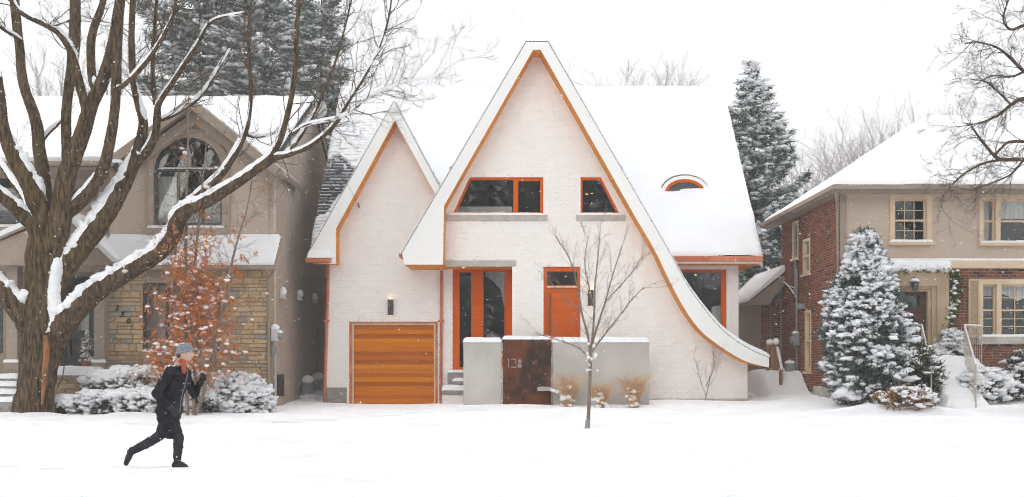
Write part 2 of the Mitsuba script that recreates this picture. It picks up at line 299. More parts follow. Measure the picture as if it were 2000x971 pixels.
# ---------------------------------------------------------------- shared building helpers
def pxpoly(pts, Y): return Polygon([(X(a, Y), Z(b, Y)) for a, b in pts])
def pxrect(a, b, c, d, Y): return sbox(X(a, Y), Z(d, Y), X(b, Y), Z(c, Y))      # left, right, top, bottom in pixels
def sheet(poly, y):
    v, f = trimesh.creation.triangulate_polygon(poly, engine='earcut')
    return np.stack([v[:, 0], np.full(len(v), y), v[:, 1]], 1), f
def sheetx(poly, x):
    v, f = trimesh.creation.triangulate_polygon(poly, engine='earcut')
    return np.stack([np.full(len(v), x), v[:, 0], v[:, 1]], 1), f
def pane(parent, poly, y, label=None): return part(parent, 'pane', sheet(poly, y), 'mat_glass', label=label)
def room(parent, x0, x1, y0, y1, z0, z1, m='mat_interior'):
    mb = MB(); t = 0.04
    mb.box(x0, x1, y1, y1 + t, z0, z1); mb.box(x0 - t, x0, y0, y1 + t, z0 - t, z1 + t); mb.box(x1, x1 + t, y0, y1 + t, z0 - t, z1 + t)
    mb.box(x0, x1, y0, y1 + t, z0 - t, z0); mb.box(x0, x1, y0, y1 + t, z1, z1 + t)
    return part(parent, 'interior', mb, m)
def ring(outer, inner): return outer.difference(inner)
def snow_slab(poly2d, z0, h, seed=0, soft=.05, step=.06, zfun=None):
    """a soft-edged snow cushion lying on the plan polygon (x, y)."""
    x0, y0, x1, y1 = poly2d.bounds
    nx, ny = max(4, int((x1 - x0) / step) + 3), max(4, int((y1 - y0) / step) + 3)
    gx, gy = np.meshgrid(np.linspace(x0, x1, nx), np.linspace(y0, y1, ny), indexing='ij')
    import shapely
    d = shapely.distance(shapely.points(gx, gy), poly2d.exterior); inside = shapely.contains_xy(poly2d, gx, gy)
    d = np.where(inside, d, 0)
    t = np.clip(d / (soft * 2), 0, 1); prof = np.sqrt(1 - (1 - t) ** 2)
    q = np.stack([gx, gy, 0 * gx + seed], -1)
    base = z0 if zfun is None else zfun(gx, gy)
    zz = base + h * prof * (0.8 + .4 * meshkit.fbm(q * 2.2, 3, seed)) - .004
    return grid_mesh(np.stack([gx, gy, zz], -1))

def brick_field(holder, poly, frame, plane, mod, material, limit=0, focus=(0, 2), depth=0.010, joint=0.0135, z_ref=0.0):
    """running-bond bricks over poly (u, z); frame 'front' (u = x, faces -y) or 'side' (u = -y, faces -x). The nearest `limit` whole bricks become parts, the rest one mesh."""
    L, H = mod['L'], mod['H']; j = joint / 2
    def place(v):
        v = np.asarray(v, float)
        if frame == 'front': return np.stack([v[:, 0], plane + v[:, 1], v[:, 2]], 1)
        return np.stack([plane + v[:, 1], -v[:, 0], v[:, 2]], 1)
    u0, z0, u1, z1 = poly.bounds; pr = prep(poly); cells, cut = [], []
    for r in range(int(math.floor(z0 / H)) - 1, int(z1 / H) + 2):
        sh = 0.5 * L * (r % 2)
        for c in range(int(math.floor((u0 + sh) / L)) - 1, int((u1 + sh) / L) + 2):
            a, b = c * L - sh, r * H
            rect = sbox(a + j, b + j, a + L - j, b + H - j)
            if pr.contains(rect): cells.append((a, b))
            elif pr.intersects(rect):
                g = rect.intersection(poly)
                for h in getattr(g, 'geoms', [g]):
                    if h.geom_type == 'Polygon' and h.area > 3e-4: cut.append(h)
    cells.sort(key=lambda q: (q[0] + L / 2 - focus[0]) ** 2 + (q[1] - focus[1]) ** 2)
    unitb = MB().box(j, L - j, -depth, .004, j, H - j).mesh()
    flip = frame != 'front'
    if limit and cells:
        vv = place(unitb[0]) if frame == 'front' else place(unitb[0])
        base = mikit.ply((vv, unitb[1]), material)
        for a, b in cells[:limit]:
            k = child(holder, 'brick'); mv = [a, 0, b] if frame == 'front' else [0, -a, b]
            scene[k] = {**base, 'to_world': T().translate(mv)}
    rest = MB()
    if cells[limit:]:
        o = np.array([[a, 0, b] for a, b in cells[limit:]]); v = unitb[0][None] + o[:, None]
        f = unitb[1][None] + (np.arange(len(o)) * 8)[:, None, None]; rest.add(place(v.reshape(-1, 3)), f.reshape(-1, 3))
    for g in cut:
        if g.area < 1e-4: continue
        m = trimesh.creation.extrude_polygon(g, depth + .004, engine='earcut'); a, b, c = m.vertices.T
        rest.add(place(np.stack([a, .004 - c, b], 1)), m.faces)
    if rest.v: part(holder, 'bricks', rest, material, stuff=True)

# ================================================================ the white gabled house
FY, RY, GY, SY = 30.0, 31.2, 29.3, 30.6            # big gable wall, recessed wall, big bargeboard, small bargeboard
H = thing('gabled_house', 'white brick house with two steep gables, the taller one swooping down in a curve', 'house')
XL, XR = -5.54, 6.765
# --- outlines of the big gable
flare_out = spline([(X(a, GY), Z(b, GY)) for a, b in [(1262, 414), (1303, 485), (1324, 524), (1345, 561), (1374, 602), (1406, 640), (1435, 664), (1464, 682), (1502, 699)]], 40)
flare_in = spline([(X(a, GY), Z(b, GY)) for a, b in [(1239, 420), (1277, 485), (1299, 530), (1324, 580), (1349, 621), (1373, 650), (1402, 673), (1431, 692), (1460, 707), (1502, 718)]], 40)
G = lambda a, b, Y=GY: (X(a, Y), Z(b, Y))
outL, outR = [G(785, 495), G(1028, 82)], [G(1070, 82)] + [tuple(q) for q in flare_out]
outer_line = outL + outR
inner_line = [G(865, 517), G(867, 402), G(1041, 97), G(1056, 97)] + [tuple(q) for q in flare_in]
fascia_poly = Polygon([G(790, 517)] + outer_line + inner_line[::-1]).buffer(0)
part(H, 'bargeboard', MB().prism(fascia_poly, GY, GY + .045), 'mat_fascia')
wood_in = Polygon([G(790, 516.5)] + outer_line + [G(1502, 717)] + [tuple(q + [-.005, -.012]) for q in flare_in[::-1][1:]] + [G(1055.2, 98), G(1041.8, 98), G(868, 402.4), G(866, 516.5)]).buffer(0)
part(H, 'gable_soffit', MB().prism(wood_in, GY + .047, FY - .004).prism(wood_in.intersection(sbox(-4, 3, X(866, GY) - .001, 8)), FY + .02, RY - .03), 'mat_soffit_wood')
def band(line, d0, d1):                              # ribbon beside a polyline, offsets to its left
    L = np.asarray(line, float); t = np.gradient(L, axis=0); t = unit(t); n = np.stack([-t[:, 1], t[:, 0]], 1)
    d0, d1 = np.broadcast_to(d0, len(L)), np.broadcast_to(d1, len(L))
    return Polygon(np.vstack([L + n * d0[:, None], (L + n * d1[:, None])[::-1]])).buffer(0)
def line_pts(a, b, n): return [tuple(np.array(a) + (np.array(b) - a) * t) for t in np.linspace(0, 1, n)]
left_slope = line_pts((outL[0][0] - .03, outL[0][1] - .05), outL[1], 2); straight_end = 3
top = line_pts(outL[1], outR[0], 2); right_slope = line_pts(outR[0], flare_out[6], 2); low = [tuple(q) for q in flare_out[5:]]
roofm = MB().prism(band(left_slope, .003, .014), GY - .006, 35.6).prism(band(top, .003, .02), GY - .006, 36.0).prism(band(right_slope, .003, .014), GY - .006, 35.6).prism(band(low, .003, .014), GY - .006, RY - .01)
R_ = part(H, 'gable_roof', roofm, 'mat_shingle')
nl = len(low); th = np.clip(np.linspace(-.25, 1.0, nl), 0.02, 1) ** .8 * 0.10 + .03; th[-3:] *= [.95, .85, .55]
sn = MB().prism(band(left_slope, .0145, .04), GY + .04, 35.6).prism(band(right_slope, .0145, .04), GY + .04, 35.6).prism(band(low, .0145, th), GY - .02, RY - .012)
part(R_, 'snow', sn, 'mat_snow')
# --- big gable wall
inn = Polygon([(X(862, FY), -0.3)] + [(X(862, FY), Z(400, FY))] + inner_line[1:4] + [tuple(q) for q in flare_in if q[0] < XR] + [(XR, Z(706, GY)), (XR, -0.3)])
wallF = inn.union(Polygon(inner_line[1:4] + [tuple(q) for q in flare_in if q[0] < XR + .3] + [(XR, -.3), (2, -.3)]).buffer(.07).intersection(sbox(X(862, FY), -.3, XR, 12)))
win1 = [(884, 418), (917, 346), (1061, 346), (1061, 418)]; win2 = [(1134, 346), (1174, 346), (1211, 418), (1134, 418)]
op1, op2, opD = pxpoly(win1, FY), pxpoly(win2, FY), pxrect(1061.5, 1133.5, 521, 701, FY)
recess = sbox(X(862, FY) - 1, -1, X(1000, FY), Z(520, FY))
wallF = wallF.difference(op1).difference(op2).difference(opD).difference(recess)
W = part(H, 'wall', MB().prism(wallF, FY, FY + .22), 'mat_white_mortar')
lint_poly, sill1, sill2 = pxrect(862.5, 1008, 509, 520.5, FY), pxrect(873, 1069, 420.5, 431, FY), pxrect(1125, 1221, 420.5, 431, FY)
noB = lint_poly.union(sill1).union(sill2).buffer(.004)
foundation = sbox(X(1000, FY), -1, XR, Z(779, FY))
brick_field(W, wallF.difference(noB).difference(foundation).difference(sbox(-3, -1, 0.9, 1.05)), 'front', FY, WB, 'mat_white_brick', 300, (3.9, 2.3))
part(H, 'foundation', MB().prism(sbox(3.9, -.5, XR + .015, Z(779, FY)), FY - .03, FY + .2), 'mat_sill_stone')
part(H, 'lintel', MB().cham(*[lint_poly.bounds[i] for i in (0, 2)], FY - .035, FY + .2, lint_poly.bounds[1], lint_poly.bounds[3], .008), 'mat_sill_stone')
# recess cheeks and ceiling, side walls, back wall
x0r, zr = X(1000, FY), Z(520, FY)
part(H, 'side_wall', MB().box(x0r + .003, x0r + .2, FY + .222, RY, -.3, zr), 'mat_white_brick')
part(H, 'side_wall', MB().box(XL, XL + .2, RY + .222, 41, -.3, 4.6).prismx(Polygon([(RY + .22, 4.6), (36.2, 10.5), (41, 4.6)]), XL, XL + .2), 'mat_white_brick')
part(H, 'side_wall', MB().box(XR - .2, XR, FY + .222, RY, -.3, Z(704, GY)).box(XR - .2, XR, RY + .222, 41, -.3, 4.44).prismx(Polygon([(RY + .22, 4.44), (36.2, 10.5), (41, 4.44)]), XR - .2, XR), 'mat_white_brick')
part(H, 'back_wall', MB().box(XL, XR, 41.0, 41.2, -.3, 4.6), 'mat_white_brick')
part(H, 'recess_soffit', MB().box(X(867, FY), x0r, FY + .03, RY - .01, zr + .01, zr + .06), 'mat_soffit_wood')
# --- windows of the big gable
def framed(parent, outer, holes, y, depth=.09, material='mat_cedar_frame', set_back=.04, label=None, name='window'):
    fr = outer
    for h in holes: fr = fr.difference(h)
    w = part(parent, name, MB().prism(fr, y + set_back, y + set_back + depth), material, label=label)
    for h in holes: pane(w, h.buffer(.006, join_style=2), y + set_back + .045)
    return w
w1 = framed(H, op1.buffer(-.004, join_style=2), [pxpoly([(891, 414), (920, 351), (1002.5, 351), (1002.5, 414)], FY), pxrect(1012, 1055, 353, 414, FY)], FY)
w2 = framed(H, op2.buffer(-.004, join_style=2), [pxpoly([(1138, 414.5), (1138, 351), (1171, 351), (1204, 414.5)], FY)], FY)
room(H, X(880, FY), X(1215, FY), FY + .25, FY + 4.5, Z(445, FY), Z(325, FY))
for s, (a, b) in ((sill1, (876, 1062)), (sill2, (1128, 1214))):
    bx_ = s.bounds
    sk = part(H, 'window_sill', MB().cham(bx_[0], bx_[2], FY - .07, FY + .04, bx_[1], bx_[3], .008), 'mat_sill_stone')
    part(sk, 'snow', snow_slab(sbox(X(a, FY), FY - .065, X(b, FY), FY + .05), bx_[3], .075, 4, .03, .03), 'mat_snow', smooth=True)
# --- entrance door with transom
fr_poly = opD.buffer(-.004, join_style=2)
door_hole, tr_hole = pxrect(1069, 1128, 563, 700, FY), pxrect(1069, 1128, 530, 557, FY)
D = part(H, 'door_frame', MB().prism(fr_poly.difference(door_hole).difference(tr_hole), FY + .05, FY + .17), 'mat_cedar_frame')
pane(D, tr_hole.buffer(.006), FY + .10)
part(D, 'threshold_bar', MB().box(X(1068, FY), X(1129, FY), FY + .035, FY + .06, Z(562, FY), Z(558.5, FY)), 'mat_beige_trim')
dd = part(H, 'door', MB().cham(*[door_hole.bounds[i] for i in (0, 2)], FY + .10, FY + .15, door_hole.bounds[1], door_hole.bounds[3], .006), 'mat_cedar_door')
xh = X(1074.5, FY)
part(dd, 'handle', MB().tube([(xh, FY + .03, Z(572, FY)), (xh, FY + .03, Z(655, FY))], .016, 8).box(xh - .012, xh + .012, FY + .03, FY + .11, Z(590, FY), Z(588, FY)).box(xh - .012, xh + .012, FY + .03, FY + .11, Z(640, FY), Z(638, FY)), 'mat_dark_metal')
room(H, X(1055, FY), X(1140, FY), FY + .25, FY + 3, .9, Z(515, FY))
# --- tall entrance window at the back of the recess
eo = pxrect(884, 1003, 525, 722, RY)
ehs = [pxrect(897.5, 920, 532, 717, RY), pxrect(945, 985, 531, 690, RY)]
ew = framed(H, eo.buffer(-.003, join_style=2), ehs, RY, .12, set_back=-.02)
part(ew, 'post', MB().cham(X(921, RY), X(943.5, RY), RY - .075, RY - .022, Z(722, RY), Z(530, RY), .008), 'mat_cedar_door')
room(H, X(880, RY), X(1003, RY), RY + .25, RY + 4.2, .6, Z(520, RY))
part(H, 'curtain', MB().prism(pxpoly([(948, 540), (962, 548), (978, 566), (985, 600), (992, 600), (992, 531), (948, 531)], RY + .6), RY + .6, RY + .62), 'mat_curtain')
part(H, 'armchair', blobs([at(962, 668, RY + 1.2), at(975, 680, RY + 1.3)], [(.3, .3, .28), (.35, .3, .2)], np.random.default_rng(2), 2, .15), 'mat_curtain', smooth=True)
# --- recessed wall with the small gable
S = lambda a, b: (X(a, SY), Z(b, SY))
s_out = [S(606, 489), S(770, 198), S(872, 391)]
s_in = [S(655.5, 516), S(655.5, 447), S(771, 235), S(860, 398)]
sf = Polygon([S(606, 513)] + s_out + s_in[::-1]).buffer(0)
part(H, 'bargeboard', MB().prism(sf, SY, SY + .045), 'mat_fascia')
sw = Polygon([S(606, 512.5)] + s_out + [S(859.6, 398.6), S(771, 236.5), S(656.6, 447.4), S(656.6, 515)]).buffer(0)
part(H, 'gable_soffit', MB().prism(sw, SY + .047, RY - .004), 'mat_soffit_wood')
sl1, sl2 = line_pts(s_out[0], s_out[1], 2), line_pts(s_out[1], S(900, 444), 2)
R2 = part(H, 'gable_roof', MB().prism(band(sl1, .003, .014), SY - .006, 34.9).prism(band(sl2, .003, .014), SY - .006, 34.9), 'mat_shingle')
part(R2, 'snow', MB().prism(band(sl1, .0145, .04), SY + .04, 34.9).prism(band(sl2, .0145, .04), SY + .04, 34.9), 'mat_snow')
wallG = Polygon([(XL, -.3), (XL, S(600, 508)[1])] + [(s_in[1][0] - .1, S(600, 508)[1]), s_in[1], s_in[2], s_in[3], (x0r, S(0, 398)[1]), (x0r + .1, -.3)]).buffer(.0)
wallG = wallG.union(Polygon(s_in[1:] + [(-2.5, 4)]).buffer(.06))
gar = pxrect(682, 855, 628.5, 800, RY)
wallG = wallG.difference(gar).difference(eo)
WG = part(H, 'wall', MB().prism(wallG, RY, RY + .22), 'mat_white_mortar')
base_st = sbox(XL - 1, -1, X(677, RY), Z(757, RY))
brick_field(WG, wallG.difference(base_st), 'front', RY, WB, 'mat_white_brick', 0)
part(H, 'foundation', MB().cham(XL - .01, X(677.5, RY), RY - .03, RY + .1, -.3, Z(757, RY), .01), 'mat_grey_stone')
# --- right-hand recessed wall with its window, seen above the flare
wr = pxrect(1300, 1419, 526, 690, RY)
wallR = sbox(3.9, -.3, XR, 4.42).difference(wr)
WR = part(H, 'wall', MB().prism(wallR, RY, RY + .22), 'mat_white_mortar')
brick_field(WR, wallR.intersection(sbox(4.6, 1.2, 8, 5)), 'front', RY, WB, 'mat_white_brick', 0)
framed(H, wr.buffer(-.003), [pxrect(1306, 1409, 532, 686, RY)], RY)
room(H, X(1295, RY), X(1422, RY), RY + .25, RY + 4, 1.3, Z(520, RY))
part(H, 'curtain', MB().prism(pxpoly([(1390, 600), (1408, 596), (1408, 690), (1390, 690)], RY + .5), RY + .5, RY + .52), 'mat_curtain')
# --- garage door
gi = pxrect(690, 848, 634, 800, RY)
part(H, 'garage_door_frame', MB().prism(gar.buffer(-.003).difference(gi.buffer(.04)), RY - .025, RY + .14), 'mat_copper')
gd = part(H, 'garage_door', MB().prism(gi.buffer(.02), RY + .115, RY + .15), 'mat_beige_trim')
part(gd, 'track', MB().prism(gi.buffer(.038).difference(gi.buffer(-.012)), RY + .02, RY + .11), 'mat_beige_trim')
rp = np.random.default_rng(11); zt, zb = Z(636, RY), Z(797, RY); n = 19; hh = (zt - zb) / n
tone = [1, 0, 2, 3, 0, 0, 2, 1, 2, 3, 0, 1, 3, 2, 0, 0, 1, 0, 1]
for i in range(n):
    a, b = gi.bounds[0] + .013, gi.bounds[2] - .013
    part(gd, 'plank', MB().cham(a, b, RY + .085, RY + .118, zt - hh * (i + 1) + .0015, zt - hh * i - .0015, .004), f'mat_plank_{tone[i]}')
# --- main roof
EYR, EZ, RYY, RZ = 30.5, 4.49, 36.2, 10.82; MS = (RZ - EZ) / (RYY - EYR)
RX0, RX1 = -5.94, 7.33; sn_, cs_ = math.sin(math.atan(MS)), math.cos(math.atan(MS)); SL = math.hypot(RYY - EYR, RZ - EZ)
def in_big(x, z):
    f = np.clip((z - outL[0][1]) / (outL[1][1] - outL[0][1]), 0, 1); return (x > outL[0][0] + f * (outL[1][0] - outL[0][0]) + .12) & (x < flare_out[4][0] + np.clip((z - flare_out[4][1]) / (outR[0][1] - flare_out[4][1]), 0, 1) * (outR[0][0] - flare_out[4][0]) - .12) & (z < outL[1][1] - .25)
def in_gable(x, z, m=0.0): return (9.03 - m - 1.77 * np.abs(x + 3.45) > z) & (z < 9.1) & (x < -1.2)
def rp_pt(x, s, t): return np.stack([x, EYR + s * cs_ - t * sn_, EZ + s * sn_ + t * cs_], -1)
s_of = lambda z: (z - EZ) / sn_
big_in = Polygon([(outL[0][0] + .2, -.1), (outL[1][0] + .1, s_of(outL[1][1] - .3)), (outR[0][0] - .1, s_of(outR[0][1] - .3)), (flare_out[4][0] - .2, -.1)])
slab = Polygon([(RX0, 0), (RX1, 0), (RX1, SL), (RX0, SL)]).difference(big_in).difference(Polygon([(-3.45 - 4.6 / 1.77 - .03, -.1), (-3.45, (9.0 - EZ) / sn_), (-.9, -.1)]))
mrm = MB()
for g_ in getattr(slab, 'geoms', [slab]):
    m_ = trimesh.creation.extrude_polygon(g_, .18, engine='earcut'); a_, b_, c_ = m_.vertices.T; mrm.add(rp_pt(a_, b_, c_ - .18), m_.faces)
mrm.prismx(Polygon([(RYY, RZ), (2 * RYY - EYR, EZ), (2 * RYY - EYR, EZ - .16), (RYY, RZ - .25)]), RX0, RX1)
MR = part(H, 'main_roof', mrm, 'mat_shingle')
def valley(z): return -3.45 - (9.03 - z) / 1.77
def snow_t(x, s):
    z = EZ + s * sn_; q = np.stack([x * 1.0, s * 1.0, 0 * x], -1)
    t = .13 + .13 * (meshkit.fbm(q * .7, 3, 2) - .5)
    edge = np.minimum(np.minimum(x - RX0, RX1 - x), s + .03); t = t * np.sqrt(1 - (1 - np.clip((edge + .05 * (meshkit.noise(q * 2.2, 31) - .5)) / .14, 0, 1)) ** 2) + .0
    nz = meshkit.fbm(q * [3.2, 1.6, 1], 4, 9) - .5; fine = meshkit.noise(q * [9, 26, 1], 12)
    lim = 7.55 + .75 * np.clip((-4.4 - x) / 1.3, 0, 1)
    bare = np.clip((lim - z + 1.3 * nz) / .9, 0, 1)                                   # bare below a ragged line
    bare *= np.clip((valley(z) - x - .30 - .45 * nz + np.clip((z - 6.4) * .22, -.1, .3)) / .12, 0, 1) * np.clip((z - 4.9) / .3, 0, 1)
    row = (s % .155) / .155
    streak = np.clip((9.55 + 1.2 * nz - z) / .5, 0, 1) * np.clip((-4.55 + (z - 8.) * .3 - x) / .3, 0, 1) * (row < .38) * (fine > .52)
    hole = np.maximum(bare * (fine + .9 * bare > .78), streak)
    dust = np.where((row > .80) & (fine > .30), .030, -.03) 
    return np.where(hole > .5, dust, t)
def roof_grid(xa, xb, sa, sb, nx, ns):
    gx, gs = np.meshgrid(np.linspace(xa, xb, nx), np.linspace(sa, sb, ns), indexing='ij'); v, f = grid_mesh(rp_pt(gx, gs, snow_t(gx, gs)))
    inside = in_gable(v[:, 0], v[:, 2], .06) | in_big(v[:, 0], v[:, 2]) | ((((v[:, 0] - 5.36) / .66) ** 2 + ((v[:, 2] - 6.60) / .48) ** 2 < 1) & (v[:, 1] > 32.36) & (v[:, 2] > 6.4)); return v, f[~inside[f].any(1)]
part(MR, 'snow', cat(roof_grid(RX0, -3.4, -.03, SL, 150, 420), roof_grid(-3.4, RX1, -.03, SL, 160, 120)), 'mat_snow', smooth=40)
bx2 = MB().prismx(Polygon([(RYY - .05, RZ + .0), (RYY, RZ + .13), (RYY + .2, RZ + .05), (2 * RYY - EYR, EZ + .1), (2 * RYY - EYR, EZ + .01)]), RX0, RX1)
part(MR, 'snow', bx2, 'mat_snow')
rs = np.random.default_rng(3); tilt = .016
for r in range(3, 38):
    s0 = r * .155; z = EZ + s0 * sn_
    if z > 9.3: break
    xx = RX0 + .01 - rs.uniform(0, .2); xe = min(valley(z) + .15, -4.2 if z < 7.6 else -4.75)
    while xx < xe:
        w_ = rs.uniform(.19, .27); a, b = max(xx, RX0 + .005), xx + w_ - .007
        if b - a > .05:
            ja = rs.uniform(-.006, .006); c = []
            for x_ in (a, b):
                for s_, t_ in ((s0 - .005 + ja, 0.0), (s0 - .005 + ja, tilt + .008), (s0 + .165, .001), (s0 + .165, .007)): c.append(rp_pt(np.float64(x_), np.float64(s_), np.float64(t_)))
            part(MR, 'shingle', MB().hull(c), 'mat_shingle')
        xx += w_
# eaves: copper gutters, white boards, soffit
zg = Z(500, EYR)
part(H, 'gutter', MB().cham(X(1316, 30.4), 7.31, 30.37, 30.50, Z(511, 30.4), Z(500.5, 30.4), .015), 'mat_copper')
part(H, 'eave_board', MB().box(X(1318, 30.5), 7.30, 30.46, 30.53, Z(515, 30.5), Z(511.3, 30.5)), 'mat_fascia')
part(H, 'eave_soffit', MB().box(4.2, 7.28, 30.535, RY - .005, Z(515, 30.5), Z(513, 30.5)).box(XR + .005, 7.28, RY - .004, 41, Z(515, 30.5), Z(513, 30.5)), 'mat_soffit_wood')
part(H, 'rake_board', MB().prismx(Polygon([(EYR + .03, EZ - .17), (EYR + .03, EZ - .32), (RYY, RZ - .42), (RYY, RZ - .26)]), RX1 - .05, RX1 - .01), 'mat_fascia')
gt = part(H, 'gutter', MB().cham(X(597, 30.45), X(646, 30.45), 30.36, 30.58, Z(513, 30.45), Z(503, 30.45), .015), 'mat_copper')
part(gt, 'snow', snow_slab(sbox(X(600, 30.4), 30.34, X(645, 30.4), 30.60), Z(504, 30.45), .27, 5, .07, .03), 'mat_snow', smooth=True)
part(H, 'gutter', MB().cham(outL[0][0] - .10, outL[0][0] + .01, GY + .04, RY - .1, outL[0][1] - .09, outL[0][1] + .0, .012), 'mat_copper')
# copper downpipes
for (a, ta, b, bb, yy) in ((641.5, 514, 633, 789, RY - .07), (862.5, 529, 860, 795, RY - .08)):
    k = part(H, 'downpipe', MB().tube([at(a, ta, yy), at((a * .55 + b * .45), (ta + bb) / 2, yy), at(b, bb + 8, yy)], .043, 10), 'mat_copper', smooth=50)
    c = at(a * .6 + b * .4, 627, yy); part(k, 'collar', MB().cham(c[0] - .085, c[0] + .085, yy - .055, yy + .06, c[2] - .03, c[2] + .03, .01), 'mat_copper')
# --- eyebrow dormer
DY, dx, dz = 32.35, 5.36, 6.60
def arch(a, b, n=30, z=dz): t = np.linspace(0, math.pi, n); return Polygon([(dx + a * math.cos(q), z + b * math.sin(q) ** 0.9) for q in t])
DO = part(H, 'eyebrow_dormer', MB().prism(arch(.735, .565).difference(arch(.625, .455)), DY, DY + .06), 'mat_fascia', label='white arched eyebrow dormer in the snowy roof')
part(DO, 'dormer_roof', MB().prism(arch(.75, .60).difference(arch(.70, .53)), DY + .062, DY + 1.2), 'mat_shingle')
dw = part(DO, 'dormer_frame', MB().prism(arch(.624, .454).difference(arch(.535, .365)), DY + .02, DY + .10), 'mat_cedar_frame')
part(DO, 'pane', sheet(arch(.537, .367), DY + .06), 'mat_glass')
part(DO, 'interior', MB().box(dx - .7, dx + .7, DY + .45, DY + .5, dz - .1, dz + .6).prism(arch(.69, .52).difference(arch(.65, .48)), DY + .07, DY + .45), 'mat_interior')
gx, gy = np.meshgrid(np.linspace(-.80, .80, 40), np.linspace(0, 1, 18), indexing='ij')
v = np.stack([dx + gx, DY - .22 + gy * .30, dz - .30 + gy * .30 + .03 * (1 - (gx / .85) ** 2) * np.sin(gy * math.pi * .6)], -1)
part(DO, 'snow', grid_mesh(v), 'mat_snow', smooth=True)
t = np.linspace(0.02, math.pi - .02, 40); yy = np.linspace(0, 1.25, 14); tt, y2 = np.meshgrid(t, yy, indexing='ij')
thk = .04 + .10 * np.clip(y2 / .25, 0, 1)
part(DO, 'snow', grid_mesh(np.stack([dx + (.745 + thk * .6) * np.cos(tt), DY + .06 + y2, dz + (.575 + thk) * np.sin(tt) ** .9], -1)), 'mat_snow', smooth=True)
# --- lit fittings of the house
LAMP = 0.3
def light_patch(parent, mesh, col, name='bulb'):
    k = part(parent, name, mesh, 'mat_warm_lamp'); scene[k]['emitter'] = {'type': 'area', 'radiance': {'type': 'rgb', 'value': [c * LAMP for c in col]}}
for (a, b, y) in ((905, 523.5, 30.5), (1105, 541, 30.9), (1146, 380, 32.2), (1156, 379, 33.2), (1358, 538, 32.0)):
    c = at(a, b, y); light_patch(H, MB().tube([c, c + [0, 0, .02]], .035, 8), (3, 1.7, .7), 'ceiling_light')
for lab, a, b, y, grp in (('dark brown wall lamp glowing above the garage door', 763.5, (585, 616), RY, None), ('dark brown wall lamp to the right of the orange front door', 1153, (567, 598), FY, None)):
    L = thing('wall_lamp', lab, 'lamp'); x = X(a, y); zt, zb = Z(b[0], y), Z(b[1], y)
    part(L, 'body', MB().cham(x - .075, x + .075, y - .16, y - .03, zb, zt, .008), 'mat_dark_metal')
    part(L, 'bracket', MB().box(x - .05, x + .05, y - .032, y - .008, zb + .1, zt - .1), 'mat_dark_metal')
    light_patch(L, MB().cham(x - .05, x + .05, y - .14, y - .05, zt + .001, zt + .022, .004), (6, 3.4, 1.3))
    light_patch(L, MB().cham(x - .05, x + .05, y - .14, y - .05, zb - .012, zb - .001, .004), (2, 1.2, .5))

for y_, pts_ in ((RY, [(701, 626), (747, 626), (793, 626), (838, 626)]), (FY, [(945, 343), (992, 343), (1039, 343), (1149, 343), (896, 433), (944, 433), (991, 433), (1039, 433), (1150, 433), (1197, 433), (880, 507), (927, 507), (971, 507), (1072, 518), (1120, 518)])):
    for a, b in pts_: part(H, 'weep_vent', MB().box(X(a, y_) - .006, X(a, y_) + .006, y_ - .016, y_ - .002, Z(b, y_) - .015, Z(b, y_) + .035), 'mat_grey_stone')
# ---------------------------------------------------------------- concrete garden wall with the rusted panel
CY = 28.8
C = thing('garden_wall', 'low grey concrete garden wall with a rusted steel panel reading 128, capped with snow', 'wall')
zl, zt = -.2, Z(666, CY)
part(C, 'concrete_panel', MB().cham(X(905, CY), X(980, CY), CY, CY + .28, zl, Z(668, CY), .012), 'mat_concrete')
part(C, 'concrete_panel', MB().cham(X(1079, CY), X(1268, CY), CY, CY + .28, zl, Z(668, CY), .012), 'mat_concrete')
sp = part(C, 'steel_panel', MB().cham(X(982, CY), X(1076.5, CY), CY - .05, CY + .26, zl, Z(662.5, CY), .008), 'mat_rusted_steel', label='rusted brown steel panel with the number 128')
def stroke(parent, name, pts, r, y, m, closed=False):
    ls = LineString([(X(a, y), Z(b, y)) for a, b in pts]).buffer(r, cap_style=2, join_style=2)
    part(parent, name, MB().prism(ls, y - .012, y + .004), m)
ny = CY - .05
stroke(sp, 'numeral', [(993, 701), (993, 719)], .012, ny, 'mat_numeral')
stroke(sp, 'numeral', [(997, 702), (1007, 702), (1007, 711.5)], .012, ny, 'mat_numeral'); stroke(sp, 'numeral', [(998, 717.5), (1009, 717.5)], .016, ny, 'mat_numeral')
for pz, r in ((705.5, .052), (714.5, .062)):
    c = (X(1015, ny), Z(pz, ny)); th_ = np.linspace(0, 6.2832, 25)[:-1]
    part(sp, 'numeral', MB().prism(Polygon(np.stack([c[0] + r * np.cos(th_), c[1] + r * np.sin(th_)], 1)), ny - .012, ny + .004), 'mat_numeral')
part(C, 'bench_ledge', MB().cham(X(1050, CY - .3), X(1131, CY - .3), CY - .32, CY - .001, Z(764, CY - .3), Z(756, CY - .3), .006), 'mat_steel')
part(C, 'snow', cat(snow_slab(sbox(X(903.5, CY), CY - .03, X(981, CY), CY + .31), Z(668.5, CY), .135, 1, .055, .035), snow_slab(sbox(X(1076, CY), CY - .03, X(1269, CY), CY + .31), Z(668.5, CY), .145, 2, .06, .04),
                    snow_slab(sbox(X(980, CY), CY - .07, X(1078, CY), CY + .30), Z(663, CY), .10, 3, .05, .04)), 'mat_snow', smooth=True)
rb = np.random.default_rng(8); cc, ss = [], []
for a in (981, 1077.8):
    for z in np.arange(.35, 1.95, .055):
        if rb.random() < .8: cc.append((X(a, CY) + rb.normal(0, .006), CY - .02, z + rb.normal(0, .012))); ss.append(rb.uniform(.010, .022) * np.array([1, .8, 1.3]))
part(C, 'snow_crumbs', blobs(cc, ss, rb, 0), 'mat_snow_plain', stuff=True)
